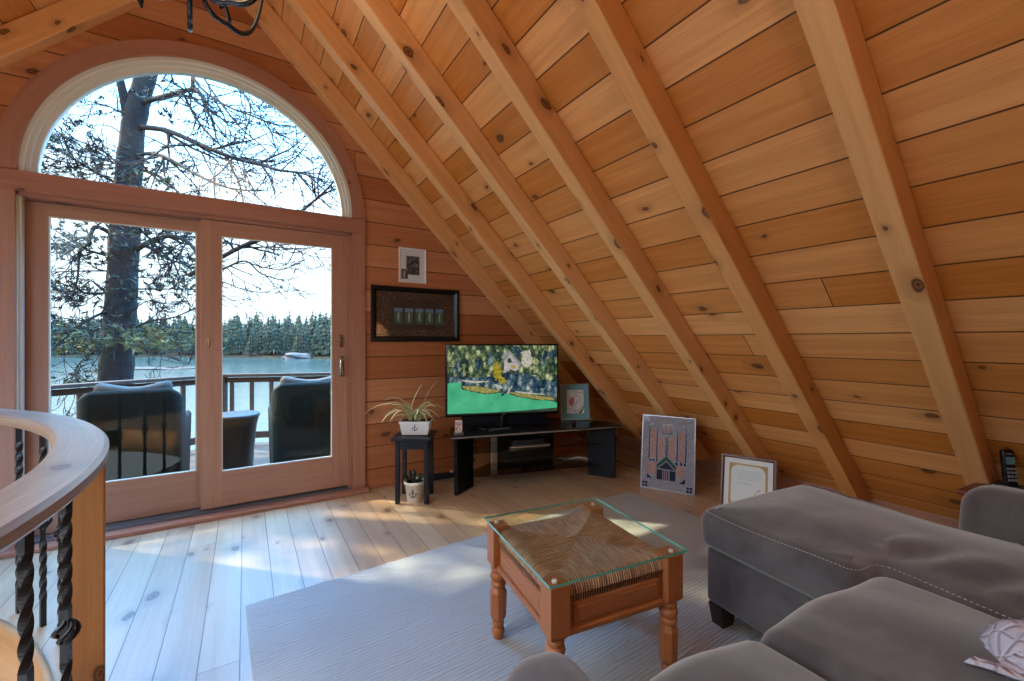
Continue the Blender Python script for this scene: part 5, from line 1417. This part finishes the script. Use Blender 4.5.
# ------------------------------------------------------------------ lights
def light(name, typ, loc, energy, col, **k):
    l = bpy.data.lights.new(name, typ); l.energy = energy; l.color = col
    for a, b in k.items(): setattr(l, a, b)
    o = bpy.data.objects.new(name, l); o.location = loc; COL.objects.link(o); return o
light('lamp glow', 'POINT', (2.2, -.92, 1.40), 12, (1.0, .68, .40), shadow_soft_size=.05)
light('chandelier glow', 'POINT', (-.18, 2.0, 2.86), 10, (1.0, .74, .48), shadow_soft_size=.25)
pl_ = thing('fill_pendant', 'added globe pendant, unseen behind the viewer, as a warm fill light', 'lamp', (-.44, -.6, 2.0))  # unseen globe added to brighten the ceiling and room
mb = MB(); mb.lathe([(.0, -.08), (.045, -.066), (.072, -.03), (.08, 0), (.072, .03), (.045, .066), (.02, .076)], (0, 0, 0), 24); mb.build('globe', flat('opal glass', (.8, .78, .72), .3), pl_)
mb = MB(); mb.lathe([(.022, .074), (.024, .11), (.004, .12)], (0, 0, 0), 16); mb.tube([(0, 0, .11), (0, 0, 1.78)], .003, 6); mb.build('cord', M['iron'], pl_)
light('pendant fill', 'POINT', (-.44, -.6, 2.0), 165, (1.0, .77, .53), shadow_soft_size=.085)
sun = light('sun', 'SUN', (0, 0, 20), 13.0, (1.0, .80, .52), angle=math.radians(.8))
d = Vector((1, -1, -math.sqrt(2)*math.tan(math.radians(37)))); sun.rotation_euler = d.to_track_quat('-Z', 'Y').to_euler()

w = bpy.data.worlds.new('sky'); sc.world = w; w.use_nodes = True
nt = w.node_tree; nt.nodes.clear()
out = nt.nodes.new('ShaderNodeOutputWorld'); bg = nt.nodes.new('ShaderNodeBackground')
tc_ = nt.nodes.new('ShaderNodeTexCoord'); sx_ = nt.nodes.new('ShaderNodeSeparateXYZ'); rp2 = nt.nodes.new('ShaderNodeValToRGB')
nt.links.new(tc_.outputs['Generated'], sx_.inputs[0]); nt.links.new(sx_.outputs[2], rp2.inputs[0])
el = rp2.color_ramp.elements
for p_, c_, in ((.45, (1.6, 4.2, 8.2, 1)), (.75, (3.0, 12.0, 27.0, 1))): el.new(p_).color = c_
el[0].position = .02; el[0].color = (1.5, 1.75, 1.95, 1); el[-1].position = 1.0; el[-1].color = (6.0, 12.0, 21.0, 1)
el.new(.28).color = (1.7, 2.05, 2.4, 1)
dp = nt.nodes.new('ShaderNodeVectorMath'); dp.operation = 'DOT_PRODUCT'; dp.inputs[1].default_value = (-.70, -.1, .70); nt.links.new(tc_.outputs['Generated'], dp.inputs[0])
mr = nt.nodes.new('ShaderNodeMapRange'); mr.interpolation_type = 'SMOOTHSTEP'; mr.inputs[1].default_value = .60; mr.inputs[2].default_value = .92; nt.links.new(dp.outputs['Value'], mr.inputs[0])
mx_ = nt.nodes.new('ShaderNodeMix'); mx_.data_type = 'RGBA'; nt.links.new(mr.outputs[0], mx_.inputs[0]); nt.links.new(rp2.outputs[0], mx_.inputs[6]); mx_.inputs[7].default_value = (8, 8, 8.4, 1)
nt.links.new(mx_.outputs[2], bg.inputs[0]); bg.inputs[1].default_value = 1.0
nt.links.new(bg.outputs[0], out.inputs[0])

# ------------------------------------------------------------------ camera and colour
cam = bpy.data.cameras.new('camera'); cam.sensor_fit = 'HORIZONTAL'; cam.sensor_width = 36.0; cam.lens = 36.0*FOC/1024
cam.shift_y = .5/1024*-1; cam.clip_start = .05; cam.clip_end = 2000
co = bpy.data.objects.new('camera', cam); co.location = (0, 0, CH); co.rotation_euler = (PI/2, 0, -TH); COL.objects.link(co)
sc.camera = co
vs_ = sc.view_settings; vs_.view_transform = 'Standard'; vs_.look = 'None'; vs_.gamma = 1.0; vs_.use_curve_mapping = False; vs_.exposure = 0.16
cy_ = sc.cycles
cy_.use_denoising = True; cy_.max_bounces = 10; cy_.diffuse_bounces = 5; cy_.glossy_bounces = 4; cy_.transparent_max_bounces = 16; cy_.caustics_reflective = False; cy_.caustics_refractive = False; cy_.sample_clamp_indirect = 6
